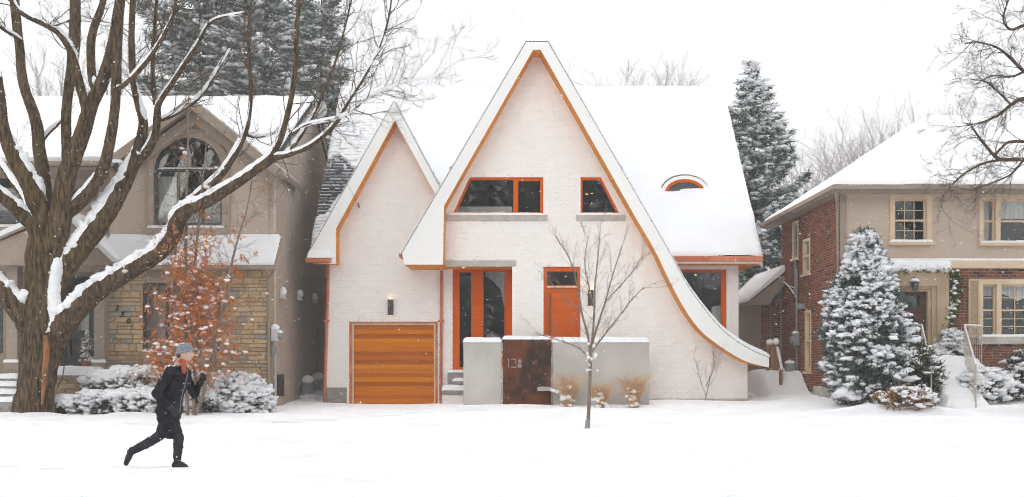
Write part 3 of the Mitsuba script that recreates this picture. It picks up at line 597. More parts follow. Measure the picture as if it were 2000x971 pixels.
# entry steps
st = thing('entry_steps', 'short flight of grey stone entry steps under snow between garage and concrete wall', 'steps')
def step(a, b, t, bt, ya, yb, m, h=.10, brick_to=None):
    k = part(st, 'step', MB().cham(X(a, ya), X(b, ya), ya, yb, Z(bt, ya), Z(t, ya), .01), m)
    part(k, 'snow', snow_slab(sbox(X(a, ya) - .02, ya - .03, X(b, ya), yb), Z(t + .5, ya), h, 6, .05, .04), 'mat_snow', smooth=True)
step(863, 930, 762, 771, 29.9, 30.6, 'mat_grey_stone', .15)
part(st, 'riser', MB().box(X(863, 29.95), X(930, 29.95), 29.95, 30.6, -.2, Z(771.3, 29.95)), 'mat_white_brick')
step(874, 935, 727, 752, 30.62, 31.15, 'mat_grey_stone', .07)
step(884, 935, 744, 751, 30.3, 30.61, 'mat_grey_stone', .10)
# ================================================================ the beige neighbour on the left
N = thing('stucco_house', 'beige stucco and stone house with a big arched window, partly behind the bare tree', 'house')
LY, LLY, LSY = 29.2, 28.6, 30.3                 # gable wall, projecting stone storey, set-back left wing
xc = -6.65
arch_pts = lambda l, r, top, bot, Y, n=28: Polygon([(X(r, Y), Z(bot, Y))] + [((X(l, Y) + X(r, Y)) / 2 + (X(r, Y) - X(l, Y)) / 2 * math.cos(q), Z(top, Y) - (X(r, Y) - X(l, Y)) / 2 * 1.0 + (X(r, Y) - X(l, Y)) / 2 * math.sin(q)) for q in np.linspace(0, math.pi, n)] + [(X(l, Y), Z(bot, Y))])
aw = arch_pts(300, 434, 268, 440, LY)
gwall = Polygon([(X(214, LY), 0), (xc, 0), (xc, Z(325, LY)), (X(536, LY), Z(322, LY)), (X(371, LY), Z(196, LY)), (X(214, LY), Z(318, LY))]).difference(aw)
part(N, 'wall', MB().prism(gwall, LY, LY + .25), 'mat_stucco')
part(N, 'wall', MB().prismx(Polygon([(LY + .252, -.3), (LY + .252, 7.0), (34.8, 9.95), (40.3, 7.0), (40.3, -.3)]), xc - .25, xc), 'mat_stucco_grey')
lw = sbox(-20, 0, X(216, LSY), Z(312, LSY))
th8 = np.linspace(0, 2 * math.pi, 9)[:-1] + math.pi / 8
octo = lambda r: Polygon([(X(160, LSY) + r * math.cos(q), Z(386, LSY) + r * math.sin(q)) for q in th8])
lwin = pxrect(-60, 44, 345, 439, LSY)
ldoor = pxrect(118, 186, 540, 716, LSY); lwin2 = pxrect(-60, 6, 575, 690, LSY)
part(N, 'wall', MB().prism(lw.difference(octo(.30)).difference(lwin).difference(ldoor).difference(lwin2).difference(sbox(-20, -1, 0, Z(512, LSY))), LSY, LSY + .25), 'mat_stucco')
part(N, 'wall', MB().prism(sbox(-20, 0, X(216, LSY), Z(512.5, LSY)).difference(ldoor).difference(lwin2), LSY, LSY + .2), 'mat_stone_mortar')
part(N, 'back_wall', MB().box(-20, xc, 40.3, 40.5, -.3, 7), 'mat_stucco')
# arched window
AW = part(N, 'arched_window', MB().prism(aw.buffer(-.003).difference(aw.buffer(-.075)), LY + .06, LY + .16), 'mat_dark_frame', label='large arched window with dark frame')
part(AW, 'transom_bar', MB().box(X(303, LY), X(431, LY), LY + .03, LY + .14, Z(334, LY), Z(329, LY)), 'mat_dark_frame')
part(AW, 'mullion', MB().box(X(346, LY) - .025, X(346, LY) + .025, LY + .07, LY + .15, Z(440, LY), Z(330, LY)).box(X(393, LY) - .025, X(393, LY) + .025, LY + .07, LY + .15, Z(440, LY), Z(330, LY)), 'mat_dark_frame')
part(AW, 'snow', snow_slab(sbox(X(308, LY), LY + .0, X(428, LY), LY + .12), Z(329.5, LY), .045, 2, .03, .03), 'mat_snow', smooth=True)
pane(AW, aw.buffer(-.07), LY + .12)
tr = arch_pts(288, 446, 256, 442, LY)
part(N, 'window_surround', MB().prism(tr.difference(aw.buffer(.002)), LY - .05, LY + .01).prism(arch_pts(284, 450, 252, 442, LY).difference(tr.buffer(.001)), LY - .075, LY + .01), 'mat_stucco_trim')
wsill = part(N, 'window_sill', MB().cham(X(283, LY), X(446, LY), LY - .10, LY + .03, Z(458, LY), Z(446, LY), .01), 'mat_stucco_trim')
part(wsill, 'snow', snow_slab(sbox(X(288, LY), LY - .09, X(440, LY), LY + .06), Z(446.5, LY), .10, 7, .04, .03), 'mat_snow', smooth=True)
room(N, X(296, LY), X(440, LY), LY + .26, LY + 4, Z(450, LY), Z(255, LY))
part(N, 'curtain', MB().prism(pxrect(304, 345, 345, 440, LY + .4), LY + .4, LY + .43), 'mat_curtain')
# octagon and left windows
OC = part(N, 'octagon_window', MB().prism(octo(.30).buffer(-.003).difference(octo(.24)), LSY + .03, LSY + .1), 'mat_dark_frame')
pane(OC, octo(.245), LSY + .07)
part(N, 'window_surround', MB().prism(octo(.43).difference(octo(.301)), LSY - .05, LSY + .01), 'mat_stucco_trim')
room(N, X(140, LSY), X(180, LSY), LSY + .26, LSY + 2, Z(410, LSY), Z(362, LSY))
for poly, m in ((lwin, [(-30, 38)]), (lwin2, [(-50, 0)])):
    f = framed(N, poly.buffer(-.003), [poly.buffer(-.07, join_style=2)], LSY, material='mat_dark_frame')
room(N, X(-60, LSY), X(48, LSY), LSY + .26, LSY + 3, Z(445, LSY), Z(340, LSY)); room(N, X(-60, LSY), X(10, LSY), LSY + .26, LSY + 3, Z(695, LSY), Z(570, LSY))
ws2 = part(N, 'window_sill', MB().cham(X(-60, LSY), X(48, LSY), LSY - .10, LSY + .03, Z(454, LSY), Z(444, LSY), .01), 'mat_stucco_trim')
part(ws2, 'snow', snow_slab(sbox(X(-60, LSY), LSY - .09, X(44, LSY), LSY + .06), Z(444.5, LSY), .10, 7, .04, .04), 'mat_snow', smooth=True)
# front door of the neighbour
DF = part(N, 'door_frame', MB().prism(ldoor.buffer(-.003).difference(pxrect(128, 178, 553, 703, LSY)), LSY + .04, LSY + .16), 'mat_dark_frame')
dL = pxrect(128, 178, 553, 703, LSY); pns = [pxrect(134, 172, 560, 596, LSY), pxrect(134, 172, 604, 646, LSY), pxrect(134, 172, 659, 694, LSY)]
dm = dL
for q in pns: dm = dm.difference(q)
DN = part(N, 'door', MB().prism(dm, LSY + .07, LSY + .13), 'mat_dark_frame')
for q in pns: part(DN, 'pane', sheet(q.buffer(.005), LSY + .1), 'mat_glass')
part(N, 'interior', MB().box(X(126, LSY), X(180, LSY), LSY + .5, LSY + .55, Z(705, LSY), Z(550, LSY)), 'mat_curtain')
room(N, X(116, LSY), X(188, LSY), LSY + .26, LSY + 2, Z(718, LSY), Z(536, LSY))
# main roof, snow and eaves
RXL, RXR = -24.0, xc - .08
ez, ey, ry, rz = 6.93, 28.75, 34.8, 10.12
ga, gl, gr_ = (X(371, 28.6), Z(190, 28.6)), (X(206, 28.6), Z(312, 28.6)), (X(546, 28.6), Z(328, 28.6))
nm = (rz - ez) / (ry - ey); na = math.atan(nm); nS = math.hypot(ry - ey, rz - ez)
def np_pt(x, s, t): return np.stack([x, ey + s * math.cos(na) - t * math.sin(na), ez + s * math.sin(na) + t * math.cos(na)], -1)
cutg = Polygon([(gl[0] + .0, -3), (gl[0] + .05, (gl[1] - .12 - ez) / math.sin(na)), (ga[0], (ga[1] - .1 - ez) / math.sin(na)), (gr_[0] - .05, (gr_[1] - .1 - ez) / math.sin(na)), (gr_[0], -3)])
nslab = sbox(RXL, -.05, RXR + .12, nS).difference(cutg); mr_, ms_ = MB(), MB()
for g_ in getattr(nslab, 'geoms', [nslab]):
    m_ = trimesh.creation.extrude_polygon(g_, .15, engine='earcut'); a_, b_, c_ = m_.vertices.T; mr_.add(np_pt(a_, b_, c_ - .15), m_.faces)
for g_, h_ in ((nslab.buffer(-.01, join_style=2), .12),):
    for g2 in getattr(g_, 'geoms', [g_]):
        m_ = trimesh.creation.extrude_polygon(g2, h_, engine='earcut'); a_, b_, c_ = m_.vertices.T; ms_.add(np_pt(a_, b_, c_ + .004), m_.faces)
mr_.prismx(Polygon([(ry, rz), (2 * ry - ey, ez), (2 * ry - ey, ez - .15), (ry, rz - .17)]), RXL, RXR + .12)
ms_.prismx(Polygon([(ry - .02, rz + .004), (ry - .04, rz + .12), (ry + .1, rz + .12), (2 * ry - ey, ez + .1), (2 * ry - ey, ez + .004)]), RXL, RXR + .1)
part(N, 'main_roof', mr_, 'mat_shingle'); part(N, 'roof_snow', rough_snow(ms_, .35, .05), 'mat_snow', smooth=40)
part(N, 'gutter', MB().cham(RXL, X(216, ey), ey - .13, ey - .005, ez - .15, ez - .02, .02).box(RXL, X(216, ey), ey + .0, LSY, ez - .22, ez - .155), 'mat_gutter')
# cross gable
ga, gl, gr_ = (X(371, 28.6), Z(190, 28.6)), (X(206, 28.6), Z(312, 28.6)), (X(546, 28.6), Z(328, 28.6))
lin = [gl, ga, gr_]
part(N, 'gable_roof', MB().prism(band([gl, ga], -.16, .0), 28.62, 33.0).prism(band([ga, gr_], -.16, .0), 28.62, 32.0), 'mat_gutter')
part(N, 'gable_board', MB().prism(band([gl, ga], -.24, -.005), 28.56, 28.615).prism(band([ga, gr_], -.24, -.005), 28.56, 28.615).prism(band([gl, ga], -.50, -.245), 28.95, LY - .003).prism(band([ga, gr_], -.50, -.245), 28.95, LY - .003), 'mat_stucco_trim')
part(N, 'gable_snow', MB().prism(band([gl, ga], .003, .07), 28.85, 33.4).prism(band([ga, (ga[0] + (gr_[0] - ga[0]) * .88, ga[1] + (gr_[1] - ga[1]) * .88)], .003, .045), 29.3, 32.6), 'mat_snow')
part(N, 'gutter', MB().cham(gr_[0] - .18, gr_[0] + .10, 28.6, 29.4, gr_[1] - .2, gr_[1] - .06, .02), 'mat_gutter')
part(N, 'eave_snow', snow_slab(sbox(X(196, 28.5), 28.45, X(240, 28.5), 28.9), Z(318, 28.5), .1, 3, .05, .04), 'mat_snow', smooth=True)
dpx = at(527, 340, 29.08)
part(N, 'downpipe', MB().tube([at(540, 332, 28.8), at(535, 343, 28.95), at(526, 352, 29.1), at(526, 470, 29.1)], .045, 8), 'mat_gutter', smooth=50)
# pent roof over the stone storey
py0, pz0, py1, pz1 = 28.25, Z(519, 28.25), 29.18, Z(463, 29.18)
xr0, xl0 = X(537, 28.25), X(190, 28.25)
part(N, 'pent_roof', MB().prismx(Polygon([(py0, pz0), (py1, pz1), (py1, pz1 - .2), (py0, pz0 - .1)]), xl0, xr0), 'mat_gutter')
part(N, 'pent_snow', MB().hull([(x, y, z) for x, y, z in ((xl0, py0 - .03, pz0 + .01), (xl0, py0 - .02, pz0 + .10), (xl0, py1, pz1 + .08), (xl0, py1, pz1), (xr0 - .02, py0 - .03, pz0 + .01), (xr0 - .03, py0 - .02, pz0 + .09), (xr0 - .1, py1, pz1 + .08), (xr0 - .05, py1, pz1))]), 'mat_snow')
part(N, 'gutter', MB().cham(xl0, xr0 + .05, py0 - .13, py0 - .003, pz0 - .12, pz0 - .01, .02), 'mat_gutter')
part(N, 'downpipe', MB().tube([at(535, 522, 28.3), at(532, 536, 28.4), at(524.5, 545, 28.55), at(524.5, 775, 28.55)], .045, 8), 'mat_gutter', smooth=50)
part(N, 'pent_ledge', MB().box(X(286, LY), X(520, LY), LY - .02, LY, Z(463, LY), Z(459.5, LY)), 'mat_shingle')
# stone storey
zs0 = Z(526, LLY)
win3 = pxrect(279, 430, 553, 686, LLY)
sw_ = sbox(X(203, LLY), -.2, xc + .02, zs0).difference(win3)
WS = part(N, 'stone_wall', MB().prism(sw_, LLY, LLY + .5), 'mat_stone_mortar')
header, apron = pxrect(285, 431, 524, 552.5, LLY), pxrect(279, 421, 686.5, 724, LLY)
part(N, 'window_header', MB().cham(header.bounds[0], header.bounds[2], LLY - .05, LLY + .01, header.bounds[1], header.bounds[3], .01), 'mat_stucco_trim')
part(N, 'window_apron', MB().cham(apron.bounds[0], apron.bounds[2], LLY - .05, LLY + .01, apron.bounds[1] - .6, apron.bounds[3], .01), 'mat_stucco_trim')
part(N, 'sill_snow', snow_slab(sbox(X(279, LLY), LLY - .07, X(424, LLY), LLY + .08), Z(687, LLY), .09, 3, .04, .03), 'mat_snow', smooth=True)
f3 = framed(N, win3.buffer(-.003), [pxrect(284, 322, 558, 682, LLY), pxrect(328, 384, 558, 682, LLY), pxrect(389, 426, 558, 682, LLY)], LLY, material='mat_dark_frame')
room(N, X(275, LLY), X(434, LLY), LLY + .52, LLY + 4, Z(692, LLY), Z(548, LLY))
part(N, 'curtain', MB().prism(pxrect(300, 318, 560, 682, LLY + .8), LLY + .8, LLY + .84), 'mat_curtain')
part(N, 'curtain', MB().prism(pxrect(330, 372, 618, 682, LLY + .8), LLY + .8, LLY + .84), 'mat_curtain')
def ashlar(holder, poly, plane, seed, keep=sbox(-99, -99, 99, 99)):
    rg = np.random.default_rng(seed); x0, z0, x1, z1 = poly.bounds; z = z0; pr = prep(poly)
    while z < z1:
        h = rg.choice([.10, .13, .16, .19, .22]); x = x0 - rg.uniform(0, .3)
        while x < x1:
            w = rg.uniform(.18, .55)
            rects = [sbox(x, z, x + w, z + h)]
            if h > .17 and rg.random() < .35: rects = [sbox(x, z, x + w, z + h / 2), sbox(x, z + h / 2, x + w, z + h)]
            for r in rects:
                g = r.buffer(-.007, join_style=2).intersection(poly)
                for q in getattr(g, 'geoms', [g]):
                    if q.geom_type == 'Polygon' and q.area > .002:
                        b = q.bounds; d = rg.uniform(.015, .04)
                        mb = MB()
                        if q.area > .97 * (b[2] - b[0]) * (b[3] - b[1]): mb.hull([(b[0] + e, plane - d * (e > 0), b[1] + e2) if False else p for e, e2 in ((0, 0),) for p in
                            [(b[0], plane + .01, b[1]), (b[2], plane + .01, b[1]), (b[0], plane + .01, b[3]), (b[2], plane + .01, b[3])] + [(b[i] + sx * .012, plane - d * rg.uniform(.8, 1.1), b[j] + sz * .012) for i, sx in ((0, 1), (2, -1)) for j, sz in ((1, 1), (3, -1))]])
                        else: mb.prism(q, plane - d, plane + .01)
                        part(holder, 'stone', mb, f'mat_stone_{rg.choice(5, p=[.34, .28, .14, .16, .08])}')
            x += w
        z += h
ashlar(WS, sw_.difference(header.buffer(.01)).difference(sbox(apron.bounds[0] - .01, -1, apron.bounds[2] + .01, apron.bounds[3] + .01)).intersection(sbox(-99, .55, 99, 9)), LLY, 4)
WP = child(N, 'porch_wall'); scene[WP] = mikit.ply(MB().box(X(100, LSY), X(203, LSY), LSY - .003, LSY, 1.2, Z(512.5, LSY)).mesh() if False else MB().box(X(186, LSY), X(206, LSY), LSY - .006, LSY - .001, 1.2, Z(512.5, LSY)).mesh(), 'mat_stone_mortar')
ashlar(WP, sbox(X(187, LSY), 1.2, X(206, LSY), Z(514, LSY)), LSY - .006, 9)
# house number 130, running down to the right
for ch, a, b in (('1', 228, 606), ('3', 238, 619), ('0', 250, 632)):
    tm = meshkit.text_mesh(ch, .135, .02, True); v = tm.vertices; c = at(a, b, LLY - .05)
    vx = v[:, 0] - v[:, 0].mean() + .25 * (v[:, 1])
    part(N, 'numeral', (np.stack([vx + c[0], c[1] + .01 - v[:, 2], v[:, 1] + c[2]], 1), tm.faces), 'mat_black')
# porch: columns, roof, floor
PY = 28.3
for a, b in ((183, 204), (12, 34)):
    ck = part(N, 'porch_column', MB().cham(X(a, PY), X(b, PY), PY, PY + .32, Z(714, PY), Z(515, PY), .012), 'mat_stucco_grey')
    part(ck, 'base', MB().cham(X(a - 3, PY), X(b + 3, PY), PY - .05, PY + .37, Z(722, PY), Z(708, PY), .01), 'mat_stucco_trim')
    part(ck, 'snow', snow_slab(sbox(X(a - 4, PY), PY - .08, X(b + 4, PY), PY - .003), Z(708, PY), .10, 3, .03, .02), 'mat_snow', smooth=True)
pg = [(X(-100, 28.0), Z(517, 28.0)), (X(-100, 28.0), Z(512, 28.0)), (X(58, 28), Z(447, 28)), (X(117, 28), Z(418, 28)), (X(215, 28), Z(512, 28)), (X(215, 28), Z(518, 28))]
part(N, 'porch_gable', MB().prism(Polygon(pg), 28.0, 28.2).box(X(-100, 28), X(214, 28), 28.2, LSY - .01, Z(518, 28), Z(513, 28)), 'mat_stucco_trim')
part(N, 'porch_roof', MB().prism(band([(X(-110, 28), Z(517, 28)), pg[3]], 0, .06), 27.9, LSY).prism(band([pg[3], (X(219, 28), Z(516, 28))], 0, .06), 27.9, LSY), 'mat_gutter')
part(N, 'porch_snow', MB().prism(band([(X(-110, 28), Z(517, 28)), pg[3]], .063, .20), 27.93, LSY).prism(band([pg[3], (X(218, 28), Z(515, 28))], .063, .19), 27.93, LSY), 'mat_snow')
PW = part(N, 'porch_base', MB().box(X(60, 27.7), X(168, 27.7), 27.7, LSY, -.2, Z(738, 27.7)), 'mat_stone_mortar')
ashlar(PW, sbox(X(60, 27.7), .1, X(168, 27.7), Z(738, 27.7)), 27.7, 21)
part(N, 'porch_slab', MB().cham(X(40, 27.6), X(188, 27.6), 27.6, LSY, Z(741, 27.6), Z(733, 27.6), .015).box(X(188, 27.9), X(206, 27.9), 28.0, LSY, Z(741, 27.6), Z(733, 27.6)), 'mat_stucco_trim')
part(N, 'porch_snow', snow_slab(sbox(X(38, 27.6), 27.58, X(190, 27.6), 29.9), Z(733, 27.6), .22, 8, .10, .08), 'mat_snow', smooth=True)
for i in range(4):
    ya = 27.5 - .38 * i; zt_ = Z(735, 27.6) - .19 * (i + .3)
    sk = part(N, 'porch_step', MB().cham(X(-40, ya), X(36, ya), ya - .02, ya + .42, -.2, zt_, .012), 'mat_grey_stone')
    part(sk, 'snow', snow_slab(sbox(X(-40, ya), ya - .03, X(36, ya), ya + .40), zt_, .13, i, .05, .06), 'mat_snow', smooth=True)
# fittings on the shaded side wall
def onside(px, py): Y = xc * F / (px - CX); return np.array([xc, Y, Z(py, Y)])
labs = ['nearest of three snow-capped vents on the shaded side wall', 'middle one of three snow-capped vents on the shaded side wall', 'farthest of three snow-capped vents on the shaded side wall']
for (a, b), lb in zip(((547, 576), (581, 580), (610, 586)), labs):
    c = onside(a, b); vk = thing('wall_vent', lb, 'vent', 'vents on the stucco side wall')
    part(vk, 'hood', MB().hull([(xc + .01, c[1] - .11, c[2] - .1), (xc + .01, c[1] + .11, c[2] - .1), (xc + .01, c[1] - .11, c[2] + .09), (xc + .01, c[1] + .11, c[2] + .09), (xc + .17, c[1] - .09, c[2] - .12), (xc + .17, c[1] + .09, c[2] - .12), (xc + .12, c[1] - .1, c[2] - .02), (xc + .12, c[1] + .1, c[2] - .02)]), 'mat_light_metal')
    part(vk, 'snow', blobs([[xc + .08, c[1], c[2] + .10]], [[.10, .11, .13]], np.random.default_rng(3), 2, .15, False), 'mat_snow', smooth=True)
c = at(530, 655, 28.75); mk = thing('electric_meter', 'grey electric meter box with snow on the corner of the stucco house', 'meter')
part(mk, 'box', MB().cham(xc + .03, xc + .22, 28.62, 28.85, c[2] - .16, c[2] + .18, .02), 'mat_light_metal')
part(mk, 'dial', MB().tube([(xc + .22, 28.73, c[2] - .02), (xc + .33, 28.73, c[2] - .02)], .09, 14), 'mat_grey_metal')
part(mk, 'pipe', MB().tube([(xc + .1, 28.73, c[2] - .16), (xc + .1, 28.73, c[2] - .6), (xc + .1, 28.73, .2)], .03, 8).box(xc + .04, xc + .16, 28.66, 28.8, c[2] - .52, c[2] - .30), 'mat_grey_metal')
part(mk, 'snow', blobs([[xc + .13, 28.73, c[2] + .21], [xc + .27, 28.73, c[2] + .09]], [[.13, .13, .10], [.08, .1, .05]], np.random.default_rng(4), 2, .15, False), 'mat_snow', smooth=True)
c = onside(548, 752); part(N, 'basement_window', MB().box(xc - .02, xc + .03, c[1] - .45, c[1] + .35, c[2] - .32, c[2] + .3), 'mat_dark_frame')
for (a, lb) in ((586, 'nearer gas meter half buried in snow in the gap between the houses'), (607, 'farther gas meter half buried in snow in the gap between the houses')):
    c = onside(a, 752); gk = thing('gas_meter', lb, 'meter', 'gas meters on the stucco side wall'); zg_ = g1(xc + .25, c[1])
    part(gk, 'body', MB().cham(xc + .08, xc + .38, c[1] - .16, c[1] + .16, zg_ + .12, zg_ + .50, .03), 'mat_grey_metal')
    part(gk, 'pipe', MB().tube([(xc + .2, c[1] - .1, zg_ - .1), (xc + .2, c[1] - .1, zg_ + .62), (xc + .2, c[1] + .1, zg_ + .66), (xc + .2, c[1] + .1, zg_ + .4)], .025, 7), 'mat_grey_metal')
    part(gk, 'snow', blobs([[xc + .24, c[1], zg_ + .62], [xc + .25, c[1], zg_ + .05]], [[.2, .2, .14], [.28, .25, .16]], np.random.default_rng(4), 2, .2, False), 'mat_snow', smooth=True)
part(N, 'side_pipe', MB().tube([onside(618, 640) + [.05, 0, 0], onside(618, 760) + [.05, 0, -.3]], .03, 6), 'mat_grey_metal')
# satellite dish on the gable end
Yd = 34.6; c = at(620, 214, Yd); sd = thing('satellite_dish', 'white satellite dish on the gable end of the stucco house', 'dish')
tt = np.linspace(0, 2 * math.pi, 25)[:-1]; ringv = [(0, 0, .10)] + [(r * math.cos(q), r * math.sin(q), .10 * (1 - (r / .34) ** 2)) for r in (.17, .34) for q in tt]
ff = [[0, 1 + i, 1 + (i + 1) % 24] for i in range(24)] + [[1 + i, 25 + i, 25 + (i + 1) % 24] for i in range(24)] + [[1 + i, 25 + (i + 1) % 24, 1 + (i + 1) % 24] for i in range(24)]
rv = np.array(ringv); part(sd, 'reflector', (np.stack([rv[:, 0] * .95 + c[0], rv[:, 2] + c[1], rv[:, 1] + c[2]], 1), ff), 'mat_light_metal', smooth=True)
part(sd, 'mast', MB().tube([c + [0, .12, 0], c + [-.1, .18, -.3], [xc + .02, Yd + .2, c[2] - .4]], .025, 7), 'mat_grey_metal')
part(sd, 'arm', MB().tube([c + [0, 0, -.3], c + [0, -.35, -.12]], .015, 6).box(c[0] - .04, c[0] + .04, c[1] - .42, c[1] - .33, c[2] - .16, c[2] - .06), 'mat_grey_metal')

# ================================================================ the brick neighbour on the right
B = thing('brick_house', 'two-storey house of red brick and beige stucco under a snowy hip roof', 'house')
BY, bx = 28.0, 8.853; BE = 34.3
ZS = Z(507, BY)                                      # bottom of the stucco storey
w_a, w_b, w_c = pxrect(1746, 1809, 389, 472, BY), [pxrect(1919, 1943, 390, 474, BY), pxrect(1952, 2040, 390, 474, BY)], [pxrect(1918, 1945, 556, 656, BY), pxrect(1954, 2040, 556, 656, BY)]
zt_ = Z(366, BY)
upper = sbox(bx, ZS, 18, zt_); lower = sbox(bx, -.2, 18, ZS - .003)
doorB = pxrect(1752, 1810, 570, 702, BY)
for w in [w_a] + w_b: upper = upper.difference(w)
for w in w_c: lower = lower.difference(w)
lower = lower.difference(doorB)
part(B, 'stucco_wall', MB().prism(upper, BY - .02, BY + .2), 'mat_stucco')
LW = part(B, 'wall', MB().prism(lower, BY, BY + .2), 'mat_red_mortar')
portal = pxrect(1735, 1849, 528, 706, BY); casing = [pxrect(1737, 1819, 379, 479, BY), pxrect(1911, 2045, 379, 479, BY), pxrect(1890, 2045, 544, 672, BY)]
brick_field(LW, lower.difference(portal.buffer(.03)).difference(casing[2]).intersection(sbox(bx + .105, .3, 14.3, ZS - .003)).difference(sbox(X(1735, BY), Z(526, BY), 18, 9)), 'front', BY, RB, 'mat_red_brick_front', 300, (X(1900, BY), Z(720, BY)))
sideop = [(28.0 + 0, 0)]
def onbside(px, py): Y = bx * F / (px - CX); return np.array([bx, Y, Z(py, Y)])
def sidewin(pl, pr, pt, pb):                         # (y, z) rectangle on the side wall from its pixels
    a, b = onbside(pr, pt), onbside(pl, pb); return sbox(a[1], Z(pb, (a[1] + b[1]) / 2), b[1], Z(pt, (a[1] + b[1]) / 2))
s1, s2, s3 = sidewin(1548, 1560, 432, 505), sidewin(1569, 1583, 466, 535), sidewin(1573, 1585, 606, 726)
sidep = Polygon([(BY, -.2), (BE, -.2), (BE, zt_ + .0), (BY, zt_)])
sideo = sidep.difference(s1).difference(s2).difference(s3)
SW = part(B, 'wall', MB().prismx(sideo, bx + .003, bx + .2), 'mat_red_mortar')
brick_field(SW, affinity.scale(sideo.intersection(sbox(BY, .5, BE, 99)), -1, 1, origin=(0, 0)), 'side', bx + .003, RB, 'mat_red_brick_side', 300, (-BY, Z(560, BY)))
part(B, 'back_wall', MB().box(bx, 18, BE - .2, BE, -.2, zt_), 'mat_red_mortar'); part(B, 'side_foundation', MB().box(bx - .03, bx + .02, BY, 30.6, -.2, Z(757, 29)), 'mat_sill_stone')
part(B, 'corner_board', MB().box(bx - .035, bx + .10, BY - .06, BY + .10, ZS, zt_), 'mat_gutter')
for wpoly in (s1, s2, s3):
    fr = wpoly.buffer(-.003).difference(wpoly.buffer(-.09, join_style=2)).union(sbox(wpoly.bounds[0] + .05, wpoly.centroid.y - .03, wpoly.bounds[2] - .05, wpoly.centroid.y + .03))
    wk = part(B, 'side_window', MB().prismx(fr, bx - .02, bx + .09), 'mat_beige_trim')
    part(wk, 'pane', sheetx(wpoly.buffer(-.085), bx + .07), 'mat_glass')
    b_ = wpoly.bounds; part(wk, 'interior', MB().box(bx + .5, bx + .54, b_[0] - .3, b_[2] + .3, b_[1] - .2, b_[3] + .2), 'mat_interior')
    part(wk, 'sill', MB().box(bx - .09, bx + .05, b_[0] - .05, b_[2] + .05, b_[1] - .07, b_[1] - .002), 'mat_beige_trim')
# front windows
def sash(poly, cols, rows_top, rows_bot, Y, nm='window'):
    x0, z0, x1, z1 = poly.bounds; zm = (z0 + z1) / 2; t = .045
    mb = MB().prism(poly.buffer(-.003).difference(sbox(x0 + t, z0 + t, x1 - t, zm - t / 2)).difference(sbox(x0 + t, zm + t / 2, x1 - t, z1 - t)), Y + .03, Y + .10)
    w = part(B, nm, mb, 'mat_beige_trim')
    for (a, b, nr) in ((zm + t / 2, z1 - t, rows_top), (z0 + t, zm - t / 2, rows_bot)):
        for i in range(1, nr): z = a + (b - a) * i / nr; part(w, 'muntin', MB().box(x0 + t, x1 - t, Y + .05, Y + .075, z - .009, z + .009), 'mat_beige_trim')
        for i in range(1, cols): x = x0 + t + (x1 - x0 - 2 * t) * i / cols; part(w, 'muntin', MB().box(x - .009, x + .009, Y + .048, Y + .073, a, b), 'mat_beige_trim')
        pane(w, sbox(x0 + t - .004, a - .004, x1 - t + .004, b + .004), Y + .085)
    
    return w
sash(w_a, 3, 2, 2, BY); [sash(w, 1, 1, 1, BY) for w in w_b]; sash(w_c[0], 1, 2, 3, BY); sash(w_c[1], 3, 2, 3, BY)
ho = pxrect(1735, 1821, 378, 476, BY)
part(B, 'window_casing', MB().prism(casing[0].difference(w_a), BY - .07, BY + .03), 'mat_beige_trim')
part(B, 'window_casing', MB().prism(casing[1].difference(w_b[0]).difference(w_b[1]), BY - .07, BY + .03), 'mat_beige_trim')
part(B, 'window_casing', MB().prism(pxrect(1911, 2045, 546, 660, BY).difference(w_c[0]).difference(w_c[1]), BY - .06, BY + .03), 'mat_beige_trim')
for (a, b, t, bt, m) in ((1733, 1823, 473.5, 479.5, 'mat_beige_trim'), (1909, 2050, 475, 481, 'mat_beige_trim'), (1908, 2050, 658, 672.5, 'mat_sill_stone')):
    sk = part(B, 'window_sill', MB().cham(X(a, BY), X(b, BY), BY - .15, BY + .02, Z(bt, BY), Z(t, BY), .01), m)
    part(sk, 'snow', snow_slab(sbox(X(a + 3, BY), BY - .14, X(b - 3, BY), BY + .03), Z(t + .3, BY), .075, 5, .04, .03), 'mat_snow', smooth=True)
room(B, X(1735, BY), X(1822, BY), BY + .21, BY + 3, Z(478, BY), Z(384, BY)); room(B, X(1905, BY), 16, BY + .21, BY + 3.5, Z(480, BY), Z(384, BY)); room(B, X(1905, BY), 16, BY + .21, BY + 3.5, Z(665, BY), Z(550, BY))
for q in (pxrect(1921, 1931, 392, 474, BY + .3), pxrect(1953, 2040, 392, 428, BY + .3), pxrect(1918, 1945, 556, 578, BY + .3)): part(B, 'curtain', MB().prism(q, BY + .3, BY + .33), 'mat_curtain')
cv = MB()
xx = np.linspace(X(1954, BY), X(2040, BY), 40); sc = Z(574, BY) + .0 + .22 * np.abs(np.cos((xx - xx[0]) * 2.6))
cv.prism(Polygon([(xx[0], Z(556, BY))] + list(zip(xx, sc - .18)) + [(xx[-1], Z(556, BY))]).buffer(0), BY + .3, BY + .33)
part(B, 'curtain', cv, 'mat_curtain')
sh = part(B, 'shutter', MB().prism(pxrect(1890, 1911, 545, 660, BY).difference(pxrect(1893.5, 1907.5, 550, 655, BY)), BY - .07, BY - .013), 'mat_shutter')
zs_ = np.linspace(Z(655, BY), Z(550, BY), 33)
for i in range(32): part(sh, 'slat', MB().hull([(x, y, z) for x in (X(1893.5, BY), X(1907.5, BY)) for y, z in ((BY - .06, zs_[i]), (BY - .06, zs_[i] + .012), (BY - .025, zs_[i + 1] - .004), (BY - .025, zs_[i + 1] + .008))]), 'mat_shutter')
